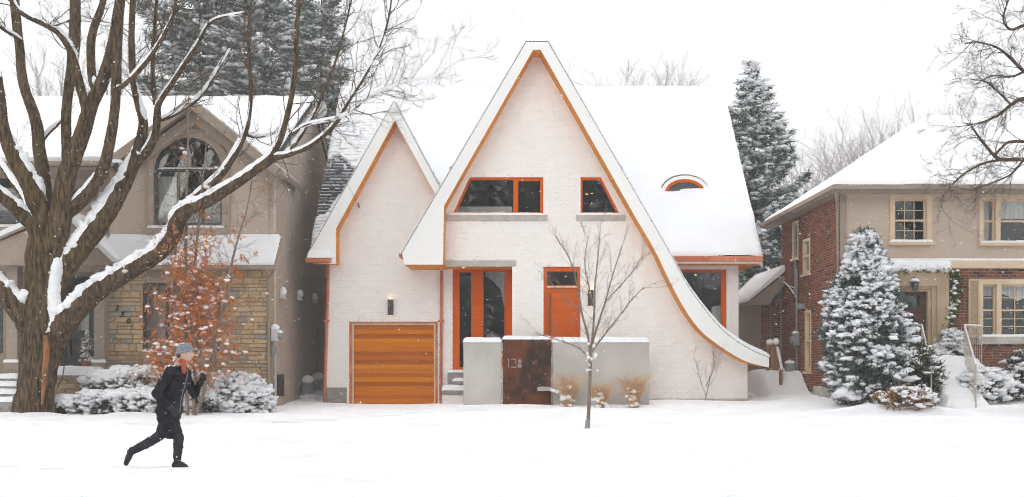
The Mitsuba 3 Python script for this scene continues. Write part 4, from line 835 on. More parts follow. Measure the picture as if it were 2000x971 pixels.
# belt course, frieze, eaves, hip roof
bc = part(B, 'belt_course', MB().cham(X(1735, BY), 18, BY - .09, BY + .0, Z(524.5, BY), Z(509, BY), .01), 'mat_beige_trim')
part(bc, 'snow', snow_slab(sbox(X(1735, BY), BY - .10, 15.5, BY - .018), Z(509.5, BY), .07, 2, .03, .03), 'mat_snow', smooth=True)
part(B, 'frieze', MB().box(bx - .02, 18, BY - .07, BY - .022, Z(381, BY), zt_), 'mat_beige_trim')
ex, eyy, ze = 8.5, 27.45, 6.02; ebk = 35.3; ap = np.array([12.5, 31.37, 8.62]); ap2 = np.array([17.5, 31.37, 8.62])
top_ = [(ex, eyy, ze), (ex, ebk, ze), (22, ebk, ze), (22, eyy, ze), tuple(ap), tuple(ap2)]
part(B, 'hip_roof', MB().hull([(a, b, c_ + dz_) for a, b, c_ in top_ for dz_ in (0, -.02)]), 'mat_shingle')
ss_ = [(ex - .02, eyy - .04, ze + .04), (ex - .02, ebk, ze + .04), (22, ebk, ze + .04), (22, eyy - .04, ze + .04), (ex + .05, eyy + .03, ze + .17), (ex + .05, ebk, ze + .17), (22, eyy + .03, ze + .17), (22, ebk, ze + .17)]
hs = MB().hull(ss_ + [tuple(ap + [.1, 0, .16]), tuple(ap2 + [-.1, 0, .16]), tuple(ap + [-.3, -.25, .02]), tuple(ap + [-.3, .25, .02])])
part(B, 'roof_snow', rough_snow(hs, .35, .06), 'mat_snow', smooth=40)
part(B, 'gutter', MB().cham(ex - .03, 22, eyy - .13, eyy - .045, ze - .10, ze + .035, .02).cham(ex - .12, ex - .025, eyy - .13, ebk, ze - .10, ze + .035, .02), 'mat_gutter')
part(B, 'eave_soffit', MB().box(ex - .02, 22, eyy - .04, BY - .075, ze - .14, ze - .022).box(ex - .02, bx - .005, BY - .073, ebk, ze - .14, ze - .022), 'mat_gutter')
part(B, 'downpipe', MB().tube([(ex + .02, eyy, ze - .12), (bx - .07, BY + .15, ze - .45), (bx - .07, BY + .15, 0.3)], .045, 8), 'mat_gutter', smooth=50)
part(B, 'downpipe', MB().tube([onbside(1557, 505) + [-.06, 0, 1.0], onbside(1557, 505) + [-.06, 0, -1.2]], .035, 7), 'mat_grey_metal', smooth=50)
# doorway
PT = part(B, 'portal', MB().prism(portal.difference(pxrect(1745, 1826, 560, 712, BY)), BY - .16, BY - .003).prism(pxrect(1745, 1826, 560, 712, BY).difference(pxrect(1749, 1817, 565, 712, BY)), BY - .11, BY - .003).prism(pxrect(1749, 1817, 565, 712, BY).difference(doorB.buffer(.003)), BY - .06, BY - .003)
           .cham(X(1731, BY), X(1852, BY), BY - .21, BY - .004, Z(529, BY), Z(519, BY) - .0, .01), 'mat_tan_portal')
bd = part(B, 'door', MB().prism(pxrect(1752, 1810, 570, 702, BY).difference(pxrect(1770, 1798, 578, 600, BY)), BY + .06, BY + .11), 'mat_brown_door')
part(bd, 'pane', sheet(pxrect(1769, 1799, 577, 601, BY), BY + .085), 'mat_glass'); part(bd, 'interior', MB().prism(pxrect(1768, 1800, 576, 602, BY), BY + .2, BY + .22), 'mat_interior')
mo = MB()
for i in range(5):
    for j in range(2):
        a, b = 1756 + j * 27, 610 + i * 18; mo.cham(X(a, BY), X(a + 23, BY), BY + .045, BY + .07, Z(b + 14, BY), Z(b, BY), .008)
part(bd, 'panel', mo, 'mat_brown_door'); part(bd, 'knocker', MB().tube([at(1784, 616, BY + .03), at(1784, 624, BY + .03)], .02, 8), 'mat_black')
part(bd, 'handle', MB().tube([at(1804, 648, BY + .02), at(1804, 660, BY + .02)], .02, 8).box(X(1803, BY), X(1806, BY), BY + .02, BY + .07, Z(655, BY), Z(652, BY)), 'mat_black')
part(B, 'canopy_snow', snow_slab(sbox(X(1733, BY), BY - .23, X(1853, BY), BY - .012), Z(519.5, BY), .17, 4, .07, .035), 'mat_snow', smooth=True)
cs = part(B, 'canopy_snow', blobs([at(a, 523 + 2 * math.sin(a), BY - .12) for a in range(1738, 1852, 5)], [(.13, .16, .10)] * 23, np.random.default_rng(6), 2, .25), 'mat_snow', smooth=True)
lk = thing('lantern', 'dark wall lantern with snow on its lid above the brown door', 'lamp'); c = at(1787, 556, BY - .25)
part(lk, 'glass_body', trimesh.creation.cone if False else MB().hull([(c[0] + r * math.cos(q), c[1] + r * math.sin(q), c[2] + z) for r, z in ((.11, .05), (.065, -.16)) for q in np.linspace(0, 5.236, 6)]), 'mat_lantern')
part(lk, 'lid', MB().hull([(c[0] + r * math.cos(q), c[1] + r * math.sin(q), c[2] + z) for r, z in ((.13, .052), (.03, .15)) for q in np.linspace(0, 5.236, 6)]).tube([c + [0, 0, .14], c + [0, .04, .20], c + [0, .12, .18]], .015, 6), 'mat_lantern')
part(lk, 'snow', blobs([c + [0, 0, .11]], [[.115, .115, .06]], np.random.default_rng(1), 2, .15), 'mat_snow', smooth=True)
# rear wing with lean-to roof
Ya, xw = 34.4, X(1486, 34.4)
WB_ = part(B, 'rear_wing', MB().box(xw, bx + .5, Ya, 39, -.2, Z(585, Ya) + .0), 'mat_red_mortar')
brick_field(WB_, sbox(xw, .6, bx - .02, Z(588, Ya)), 'front', Ya, RB, 'mat_red_brick_front', 0)
e0, e1 = at(1461, 590, 34.0), at(1531, 533, 34.0)
part(B, 'wing_roof', MB().prism(Polygon([(e0[0], e0[2] - .10), (e0[0], e0[2]), (bx + .1, e1[2] + .02), (bx + .1, e1[2] - .30), (bx - .35, e1[2] - .78), (bx - .5, e0[2] - .10)]), 33.9, 38), 'mat_gutter')
part(B, 'wing_snow', MB().prism(Polygon([(e0[0] - .03, e0[2] + .01), (e0[0] + .02, e0[2] + .12), (bx, e1[2] + .26), (bx, e1[2] + .03)]), 33.88, 38), 'mat_snow')
part(B, 'downpipe', MB().tube([(bx - .38, 34.2, e0[2] - .1), (bx - .38, 34.25, .7)], .045, 7), 'mat_deck_wood')
# meters and pipes on the side wall
c = onbside(1560, 664); em = thing('electric_meter', 'grey electric meter on the red brick side wall with a conduit above', 'meter')
part(em, 'box', MB().cham(bx - .16, bx - .005, c[1] - .16, c[1] + .16, c[2] - .18, c[2] + .2, .02).tube([(bx - .16, c[1], c[2]), (bx - .26, c[1], c[2])], .11, 14), 'mat_grey_metal')
part(em, 'conduit', MB().tube([(bx - .06, c[1], c[2] + .2), (bx - .06, c[1], c[2] + 2.2)], .03, 7).tube([(bx - .06, c[1], c[2] - .2), (bx - .06, c[1], c[2] - .9)], .03, 7), 'mat_grey_metal')
part(em, 'snow', blobs([[bx - .1, c[1], c[2] + .22]], [[.1, .16, .06]], np.random.default_rng(1), 2, .15, False), 'mat_snow', smooth=True)
c = onbside(1556, 720); gk = thing('gas_meter', 'gas meter with snow at the foot of the red brick side wall', 'meter')
part(gk, 'body', MB().cham(bx - .34, bx - .06, c[1] - .14, c[1] + .2, c[2] - .16, c[2] + .16, .03), 'mat_grey_metal'); part(gk, 'pipe', MB().tube([(bx - .2, c[1] + .1, c[2] - .6), (bx - .2, c[1] + .1, c[2] + .3), (bx - .04, c[1] + .1, c[2] + .3)], .03, 7), 'mat_grey_metal')
part(gk, 'snow', blobs([[bx - .2, c[1], c[2] + .19]], [[.16, .18, .07]], np.random.default_rng(1), 2, .15, False), 'mat_snow', smooth=True)
part(B, 'side_lamp', MB().cham(bx - .25, bx - .003, onbside(1571, 598)[1] - .08, onbside(1571, 598)[1] + .08, Z(604, 31.7), Z(593, 31.7), .02), 'mat_grey_metal')
# bare creeper stem with snow on the side wall
c0 = [onbside(a, b) + [-.05, 0, 0] for a, b in ((1534, 552), (1543, 560), (1552, 572), (1560, 585))]
cr = thing('bare_creeper', 'bare climbing stem carrying snow on the red brick side wall', 'plant'); part(cr, 'stem', MB().tube(c0, .018, 5).tube([c0[1], onbside(1556, 564) + [-.06, 0, 0]], .012, 5), 'mat_twig'); part(cr, 'snow', MB().tube([p + [-.005, 0, .03] for p in c0], .024, 6).tube([c0[1] + [0, 0, .025], onbside(1556, 564) + [-.06, 0, .025]], .018, 5), 'mat_snow_plain')
# front stair, landing and railings
zl_ = Z(700, BY) - .02; st = thing('front_stairs', 'front steps of the brick house buried in smooth deep snow', 'steps')
sx0, sx1 = X(1812, 27.2), X(1876, 27.2)
part(st, 'landing', MB().box(X(1745, 27.4), X(1896, 27.4), 26.9, BY - .22, -.1, zl_ - .16), 'mat_sill_stone')
part(st, 'landing_snow', snow_slab(sbox(X(1742, 27.4), 26.85, X(1900, 27.4), BY - .165), zl_ - .17, .25, 3, .12, .06), 'mat_snow', smooth=True)
yy = np.linspace(24.9, 27.2, 46); xs = np.linspace(sx0 - .5, sx1 + .3, 40); gx, gy = np.meshgrid(xs, yy, indexing='ij')
stairs = np.clip((gy - 25.2) / 1.75, 0, 1); stp = np.floor(stairs * 5) / 5 * .4 + stairs * .6
prof_ = np.clip(np.minimum(gx - (sx0 - .5), sx1 + .3 - gx) / .42, 0, 1); prof_ = prof_ * prof_ * (3 - 2 * prof_)
hz = gz(gx, gy) * 0 + g1((sx0 + sx1) / 2, 25.0) - .06; q_ = np.stack([gx, gy, 0 * gx], -1)
zz = hz - .25 * (1 - prof_) + (zl_ + .04 - hz) * stp * prof_ + .12 * (meshkit.fbm(q_ * 2.2, 3, 5) - .5) * prof_
part(st, 'snow', grid_mesh(np.stack([gx, gy, zz], -1)), 'mat_snow', smooth=True)
part(st, 'cheek_wall', MB().cham(X(1893, 26.6), X(1926, 26.6), 26.6, 27.9, -.1, Z(727, 26.6), .012), 'mat_sill_stone'); part(st, 'cheek_snow', snow_slab(sbox(X(1890, 26.6), 26.55, X(1930, 26.6), 27.9), Z(727, 26.6), .26, 3, .14, .05), 'mat_snow', smooth=True)
def railing(lab, p_top0, p_top1, p_bot, hgt, n1, n2):
    rk = thing('stair_railing', lab, 'railing', 'metal railings of the front stairs'); a, b, c = map(np.array, (p_top0, p_top1, p_bot)); up = np.array([0, 0, hgt])
    part(rk, 'top_rail', MB().tube([a + up, b + up, c + up], .018, 6), 'mat_rail'); part(rk, 'snow', MB().tube([a + up + [0, 0, .03], b + up + [0, 0, .03], c + up + [0, 0, .03]], .020, 6), 'mat_snow_plain')
    for p in (a, b, c): part(rk, 'post', MB().tube([p - [0, 0, .3], p + up], .017, 6), 'mat_rail')
    for (u, v, n) in ((a, b, n1), (b, c, n2)):
        for t in np.linspace(0, 1, n + 2)[1:-1]: q = u + (v - u) * t; part(rk, 'baluster', MB().tube([q - [0, 0, .1], q + up], .0085, 5), 'mat_rail')
rr = sx1 + .02
railing('painted metal stair railing to the right of the snowy front steps', (X(1917, 27.6), 27.6, zl_), (rr + .0, 27.0, zl_), (X(1906, 25.4), 25.4, g1(12, 25.4) + .1), .86, 7, 10)
railing('painted metal stair railing half hidden behind the round shrub by the brown door', (X(1766, 27.4), 27.4, zl_), (sx0 - .25, 26.95, zl_), (X(1819, 25.4), 25.4, g1(10, 25.4) + .05), .86, 4, 10)
# side steps, gate post and ramp of snow between the houses
yv = np.linspace(28.9, 34.3, 50); xv = np.linspace(7.35, bx + .02, 24); gx, gy = np.meshgrid(xv, yv, indexing='ij'); q_ = np.stack([gx, gy, 0 * gx], -1)
sl_ = np.clip((gy - 30.9) / 1.3, 0, 1); sl_ = sl_ * sl_ * (3 - 2 * sl_); e_ = np.clip((gx - 7.35) / .45, 0, 1); e_ = e_ * e_ * (3 - 2 * e_)
zz = gz(gx, gy) - .10 + (.62 * sl_ + .13 * np.clip((gy - 28.9) / .8, 0, 1)) * e_ + .08 * (meshkit.fbm(q_ * 2, 3, 4) - .5)
sr = whole('snow_ramp', grid_mesh(np.stack([gx, gy, zz], -1)), 'mat_snow', 'snow heaped over the side steps between the two right houses', 'snow', smooth=True, kind='structure'); del labels[sr]['category']
wf = thing('wooden_gate_post', 'brown wooden stair post and handrail with snow caps by the rear brick wing', 'railing'); yf = 32.6
part(wf, 'post', MB().cham(X(1514, yf), X(1521, yf), yf, yf + .12, .2, Z(672, yf), .01), 'mat_deck_wood'); part(wf, 'post', MB().cham(X(1500, yf), X(1507, yf), yf + .2, yf + .32, .2, Z(673, yf), .01), 'mat_deck_wood')
part(wf, 'board', MB().cham(X(1507, yf), X(1514, yf), yf + .05, yf + .1, .3, Z(676, yf), .01), 'mat_deck_wood'); part(wf, 'handrail', MB().tube([at(1518, 682, yf), at(1527, 726, yf - 1.0)], .045, 6), 'mat_deck_wood')
part(wf, 'lower_post', MB().cham(X(1522, yf - 1), X(1528, yf - 1), yf - 1.05, yf - .95, .2, Z(724, yf - 1), .01), 'mat_deck_wood'); part(wf, 'low_box', MB().cham(X(1497, yf - .4), X(1515, yf - .4), yf - .5, yf - .1, .2, Z(742, yf - .4), .01), 'mat_deck_wood')
part(wf, 'snow', blobs([at(1504, 669, yf + .2), at(1516, 667, yf), at(1506, 737, yf - .3)], [(.15, .12, .10), (.10, .10, .10), (.17, .2, .12)], np.random.default_rng(3), 2, .2), 'mat_snow', smooth=True)
part(wf, 'rail_snow', MB().tube([at(1518.5, 679, yf), at(1527.5, 722, yf - 1.0)], .045, 7), 'mat_snow_plain')
# ================================================================ plants
def blades(C, D, L, Wd, rng, curl=0.0):
    """thin two-triangle leaves / needle sprays: base C, direction D, length L, width Wd."""
    n = len(C); D = unit(D); r = unit(np.cross(D, unit(rng.normal(0, 1, (n, 3)))))
    L, Wd = np.broadcast_to(L, n)[:, None], np.broadcast_to(Wd, n)[:, None]; up = np.cross(r, D)
    a, b = C, C + D * L; m = C + D * L * .45 + up * curl * L
    v = np.stack([a, m - r * Wd / 2, b, m + r * Wd / 2], 1).reshape(-1, 3)
    f = np.array([[0, 1, 2], [0, 2, 3]])[None] + (np.arange(n) * 4)[:, None, None]
    return v, f.reshape(-1, 3)
def rot_child(d, ang, rng):
    p = unit(np.cross(d, unit(rng.normal(0, 1, d.shape)))); return unit(d * np.cos(ang)[:, None] + p * np.sin(ang)[:, None])
def grow(S, D, Ln, R, levels, rng, k=5, wander=.35, up=.12, nch=4, ang=(.45, .95), lf=.6, rf=.55, s0=.25, flat=None):
    """branches in generations; returns a list of (P, R) per generation."""
    out = []; S, D = np.asarray(S, float), unit(np.asarray(D, float)); n = len(S)
    Ln, R = np.broadcast_to(np.asarray(Ln, float), n), np.broadcast_to(np.asarray(R, float), n)
    for lev in range(levels):
        n = len(S); P, d, q = [S], D, S
        for i in range(k - 1):
            d = unit(d + rng.normal(0, wander / 2, (n, 3)) + np.array([0, 0, up]) / 2); q = q + d * (Ln / (k - 1))[:, None]; P.append(q)
        P = np.stack(P, 1); out.append((P, R[:, None] * np.linspace(1, .42, k)))
        if lev == levels - 1: break
        m = nch[lev] if hasattr(nch, '__len__') else nch
        s = rng.uniform(s0, .98, (n, m)); u = s * (k - 1); i = np.minimum(u.astype(int), k - 2); fr = (u - i)[..., None]
        ar = np.arange(n)[:, None]; base = P[ar, i] * (1 - fr) + P[ar, i + 1] * fr; pd = unit(P[ar, i + 1] - P[ar, i])
        S = base.reshape(-1, 3); D = rot_child(pd.reshape(-1, 3), rng.uniform(*ang, S.shape[0]), rng)
        R = (np.repeat(R, m).reshape(n, m) * (1 - .58 * s)).ravel() * rf
        Ln = np.repeat(Ln, m) * lf * rng.uniform(.6, 1.25, len(S)) * (1.15 - .5 * s.ravel())
    return out
def tubes_of(gens, sides=(5, 4, 3, 3, 3), rmin=.0):
    return cat(*[tubes(P, np.maximum(R, rmin), sides[min(i, len(sides) - 1)]) for i, (P, R) in enumerate(gens)])
def snow_on(P, R, rng, amount=1.0, sides=8, hmin=.22, gaps=.25):
    """snow lying along the upper side of a limb (P (k,3), R (k))."""
    t = unit(np.gradient(P, axis=0)); z = np.array([0, 0, 1.0]); u = z - t * t[:, 2:]; h = np.linalg.norm(u, axis=1); u = unit(u); s = np.cross(t, u)
    nz = meshkit.fbm(P * 2.2 + rng.uniform(0, 40), 3); a = np.clip((h - hmin) / .3, 0, 1) * np.clip((nz - gaps) / .16, 0, 1) * amount
    a[0] *= .3; a[-1] *= .2
    rgh = .70 + .6 * meshkit.fbm(P * 7 + 3, 3, 5); W, Hh = (R * .90 + .004) * np.minimum(a, 1) * np.minimum(rgh, 1.08), (R * .66 + .03) * a * rgh
    c = P + u * (R * .58)[:, None]
    an = np.arange(sides) * 2 * np.pi / sides
    ring_ = c[:, None] + np.cos(an)[None, :, None] * s[:, None] * W[:, None, None] + np.sin(an)[None, :, None] * u[:, None] * (Hh[:, None, None])
    j = .30 * (meshkit.fbm(ring_ * 12, 2) - .5)[..., None]; ring_ = ring_ + u[:, None] * j * R[:, None, None] * (a > .05)[:, None, None]
    k = len(P); i, jj = np.meshgrid(np.arange(k - 1), np.arange(sides), indexing='ij')
    q = np.stack([i * sides + jj, i * sides + (jj + 1) % sides, (i + 1) * sides + (jj + 1) % sides, (i + 1) * sides + jj], -1).reshape(-1, 4)
    keep = (a[q[:, 0] // sides] > .03) | (a[q[:, 2] // sides] > .03); q = q[keep]
    return ring_.reshape(-1, 3), np.vstack([q[:, [0, 2, 1]], q[:, [0, 3, 2]]]) if len(q) else np.zeros((0, 3), int)
def orient_out(v, f): return v, f

def limb_path(pts, Y0, Y1, step=7):
    P = np.array([[a, b, w] for a, b, w in pts], float); d = np.hypot(*np.diff(P[:, :2], axis=0).T).sum()
    Q = spline(P, max(8, int(d / step))); tt = np.linspace(0, 1, len(Q)); Y = Y0 + (Y1 - Y0) * tt ** 1.2
    return np.stack([X(Q[:, 0], Y), Y, Z(Q[:, 1], Y)], 1), np.maximum(Q[:, 2] * .94, 1.2) / 2 / F * Y
def bark_tube(P, R, sides, rough=.12, seed=0):
    v, f = tubes(P[None], R[None], sides, True); k = len(P); c = np.repeat(P, sides, 0); r = v - c; L = np.linalg.norm(r, axis=1, keepdims=True); n = r / (L + 1e-9)
    d = rough * (meshkit.fbm(np.c_[v[:, 0] * 11, v[:, 1] * 11, v[:, 2] * 2.2] + seed, 4, seed) - .5) * 2 + .10 * (meshkit.fbm(v * 1.8 + seed, 3, seed + 2) - .5) * 2
    return c + n * L * (1 + d[:, None]), f

# ---------------------------------------------------------------- the big bare tree on the left
MY = 26.5; rt = np.random.default_rng(17)
TR = thing('bare_tree', 'large bare tree with dark furrowed bark and thick snow on its forking limbs', 'tree')
trunk = [(66, 834, 98), (65, 815, 86), (67, 790, 78), (71, 760, 74), (76, 710, 74), (80, 660, 76), (82, 620, 74), (82, 570, 66), (80, 530, 60), (84, 490, 62), (90, 450, 62), (97, 425, 50)]
P, R = limb_path(trunk, MY, MY, 5); R[:10] *= 1 + .0
part(TR, 'trunk', bark_tube(P, R, 44, .13, 1), 'mat_bark', smooth=True)
LIMBS = [
    ([(84, 720, 58), (100, 670, 58), (128, 628, 50), (160, 595, 44), (190, 568, 42), (250, 530, 38), (308, 495, 36), (336, 462, 34), (350, 425, 33), (368, 408, 30), (400, 395, 27), (470, 352, 22), (532, 308, 20)], 0, -.6),
    ([(526, 312, 15), (548, 270, 13), (566, 205, 11), (576, 140, 10), (580, 60, 9), (586, -30, 7)], -.6, -.9),
    ([(530, 308, 16), (560, 303, 11), (605, 285, 9.5), (650, 248, 9), (680, 200, 7), (712, 150, 6), (742, 92, 5), (758, 40, 4), (766, -10, 3)], -.6, -1.4),
    ([(572, 262, 8), (600, 244, 6), (660, 230, 5), (690, 215, 5), (722, 190, 4.5), (760, 172, 4), (800, 158, 3), (860, 148, 1.8)], -.7, -2.0),
    ([(560, 303, 9), (585, 268, 9), (602, 240, 7), (622, 205, 6), (652, 130, 5), (672, 60, 4), (690, -15, 3)], -.6, .6),
    ([(346, 432, 24), (366, 402, 19), (395, 375, 17), (432, 340, 15), (462, 295, 13), (480, 255, 11), (488, 215, 9), (490, 170, 9), (486, 100, 7), (488, 30, 6), (492, -20, 5)], -.3, .8),
    ([(480, 262, 8), (500, 268, 6), (530, 262, 5), (560, 240, 4)], .4, .9),
    ([(92, 610, 40), (105, 570, 42), (130, 522, 43), (160, 480, 43), (195, 435, 42), (224, 388, 38), (246, 350, 31), (263, 312, 27), (274, 275, 23), (280, 240, 20), (270, 200, 17), (260, 150, 15), (257, 90, 14), (258, 30, 12), (262, -25, 11)], 0, 1.0),
    ([(262, 322, 20), (288, 295, 18), (304, 262, 16), (307, 225, 15), (312, 200, 11), (345, 150, 10), (385, 88, 8), (415, 42, 6), (480, 25, 4)], .5, -.8),
    ([(308, 236, 9), (340, 225, 8), (375, 203, 8), (402, 175, 7), (430, 130, 6), (452, 95, 4.5)], .3, 1.2),
    ([(303, 205, 9), (298, 150, 9), (300, 90, 8), (304, 30, 7), (308, -20, 6)], .3, -.5),
    ([(82, 560, 50), (92, 510, 52), (108, 465, 52), (118, 420, 44), (125, 370, 40), (134, 330, 37), (150, 290, 33), (164, 250, 31), (178, 205, 29), (196, 168, 27), (210, 130, 25), (222, 80, 23), (232, 20, 21), (238, -25, 20)], 0, -.8),
    ([(190, 178, 22), (180, 150, 18), (177, 100, 17), (182, 60, 16), (198, 15, 14), (208, -25, 12)], -.5, .5),
    ([(134, 335, 26), (130, 290, 20), (129, 240, 20), (132, 190, 20), (140, 140, 23), (145, 80, 24), (147, 30, 22), (146, -25, 20)], .1, 1.0),
    ([(170, 235, 22), (166, 205, 20), (155, 165, 19), (144, 120, 17), (134, 92, 15), (112, 62, 13), (82, 45, 12), (50, 30, 11), (28, 12, 10), (15, -25, 9)], -.5, -1.8),
    ([(88, 48, 6), (108, 50, 6), (122, 46, 5), (138, 40, 5)], -1.2, -1.5),
    ([(122, 422, 30), (150, 400, 29), (182, 366, 27), (203, 325, 23), (213, 285, 22), (221, 240, 20), (226, 190, 20), (228, 140, 20), (230, 80, 19), (234, 20, 17), (238, -25, 16)], 0, -1.4),
    ([(228, 175, 10), (250, 160, 10), (280, 128, 10), (305, 95, 9), (325, 60, 8), (340, 25, 7), (346, -20, 6)], -.9, -1.6),
    ([(86, 505, 44), (84, 460, 46), (78, 420, 42), (64, 372, 38), (44, 335, 35), (22, 295, 30), (8, 255, 24), (2, 200, 19), (-4, 150, 17)], 0, -1.2),
    ([(82, 415, 38), (86, 370, 32), (82, 325, 27), (76, 290, 25), (73, 250, 24), (62, 212, 22), (50, 180, 20), (42, 140, 19), (38, 90, 18), (32, 40, 19), (26, -25, 19)], 0, .9),
    ([(84, 470, 42), (66, 440, 34), (42, 418, 28), (14, 392, 25), (-20, 365, 24), (-60, 330, 20)], .0, -1.5),
    ([(78, 282, 9), (92, 262, 9), (110, 245, 8), (120, 235, 6)], .3, 1.0),
    ([(58, 410, 22), (46, 385, 15), (25, 355, 13), (5, 325, 12), (-15, 290, 10)], .2, 1.5),
    ([(78, 660, 60), (52, 628, 48), (28, 596, 42), (2, 566, 38), (-30, 536, 34), (-80, 500, 30)], 0, -1.0),
    ([(42, 82, 9), (30, 72, 9), (14, 62, 8), (-10, 45, 7)], .6, 0),
]
HEAVY = (0, 1, 2, 3, 5, 6, 7, 8, 9, 14, 18, 20, 22, 23, 24)
twS, twD, twL, twR = [], [], [], []
for i, (pts, a, b) in enumerate(LIMBS):
    P, R = limb_path(pts, MY + a, MY + b, 6); wmax = max(q[2] for q in pts)
    lk = part(TR, 'limb', bark_tube(P, R, 26 if wmax > 30 else 14 if wmax > 14 else 9, .10 if wmax > 14 else .05, i), 'mat_bark', smooth=True)
    sv, sf = snow_on(P, R, rt, 1.0 if wmax > 14 else 1.15, 12 if wmax > 14 else 8, .30 if i not in HEAVY else .10, .30 if i not in HEAVY else .02)
    if i in HEAVY and len(sf):
        t_ = unit(np.gradient(P, axis=0)); u_ = unit(np.array([0, 0, 1.0]) - t_ * t_[:, 2:]); s_ = np.cross(t_, u_); kk = rt.integers(2, len(P) - 2, int(len(P) * 2)); kk = kk[np.sqrt(1 - t_[kk, 2] ** 2) > .42]; rr = R[kk] * rt.uniform(.18, .42, len(kk)) + .008
        sv, sf = cat((sv, sf), blobs(P[kk] + u_[kk] * (R[kk] * rt.uniform(.55, 1.05, len(kk)))[:, None] + s_[kk] * (R[kk] * rt.uniform(-.75, .75, len(kk)))[:, None], rr[:, None] * rt.uniform(.7, 1.5, (len(kk), 3)), rt, 1, .5))
    if len(sf): part(lk, 'snow', (sv, sf), 'mat_snow', smooth=True, stuff=True)
    t = unit(np.gradient(P, axis=0))
    for k in range(len(P)):
        w = R[k] * 2 * F / P[k, 1]
        if w < 17 and rt.random() < (.16 if w > 8 else .48) and P[k, 2] > 4:
            d = rot_child(t[k:k + 1], np.array([rt.uniform(.5, 1.1)]), rt)[0]; twS.append(P[k]); twD.append(d); twL.append(rt.uniform(.5, 1.7)); twR.append(min(R[k] * .5, .014))
tw = grow(twS, twD, np.array(twL), np.array(twR), 4, rt, 5, .42, .10, (3, 3, 2), (.35, .85), .62, .62)
part(TR, 'twigs', tubes_of(tw, (5, 4, 3, 3), .0024), 'mat_twig', stuff=True)
# snow heaped in the big fork, the split scar and a knot
sc_, ss_ = [], []
for t in np.linspace(0, 1, 16): sc_.append(at(108 - 8 * t + 26 * (t > .5) * (t - .5), 632 - 110 * t, MY - .10 - .05 * t)); ss_.append((.20 * (1 - .35 * t), .20, .20 + .06 * t))
part(TR, 'fork_snow', blobs(np.array(sc_) + [0, 0, 0], ss_, rt, 2, .12, False), 'mat_snow', smooth=True)
P, R = limb_path([(88, 655, 8), (91, 690, 13), (88, 720, 11), (85, 760, 8), (82, 790, 5)], MY - .49, MY - .53, 5); part(TR, 'scar', MB().tube(P, R, 10), 'mat_scar', smooth=True)
kp = at(187, 586, MY - .24); an_ = np.linspace(0, 2 * np.pi, 15)
part(TR, 'knot', MB().tube([kp + [.085 * math.cos(q), -.02, .07 * math.sin(q)] for q in an_], .038, 8), 'mat_bark', smooth=True); part(TR, 'knot_heart', blobs([kp], [(.065, .03, .055)], rt, 2, .1, False), 'mat_scar', smooth=True)
cb = thing('cable', 'thin black cable hanging beside the trunk of the big bare tree', 'cable'); part(cb, 'wire', MB().tube([at(127, 640, MY + .2), at(127, 705, MY + .2), at(122, 738, MY + .1), at(112, 758, MY)], .013, 6), 'mat_black')
ul = thing('dead_leaf', 'single dead brown leaf cluster hanging before the small gable', 'leaf'); c = at(700, 402, 27.5); dl = rt.normal(0, 1, (7, 3)) - [0, 0, .6]
part(ul, 'blade', blades(np.repeat(c[None], 7, 0), dl, .09, .05, rt, .1), 'mat_brown_leaf'); part(ul, 'twig', MB().tube([c, at(690, 380, 27.4), at(672, 352, 27.2), at(640, 330, 27), at(600, 318, 26.4)], .005, 4), 'mat_twig')

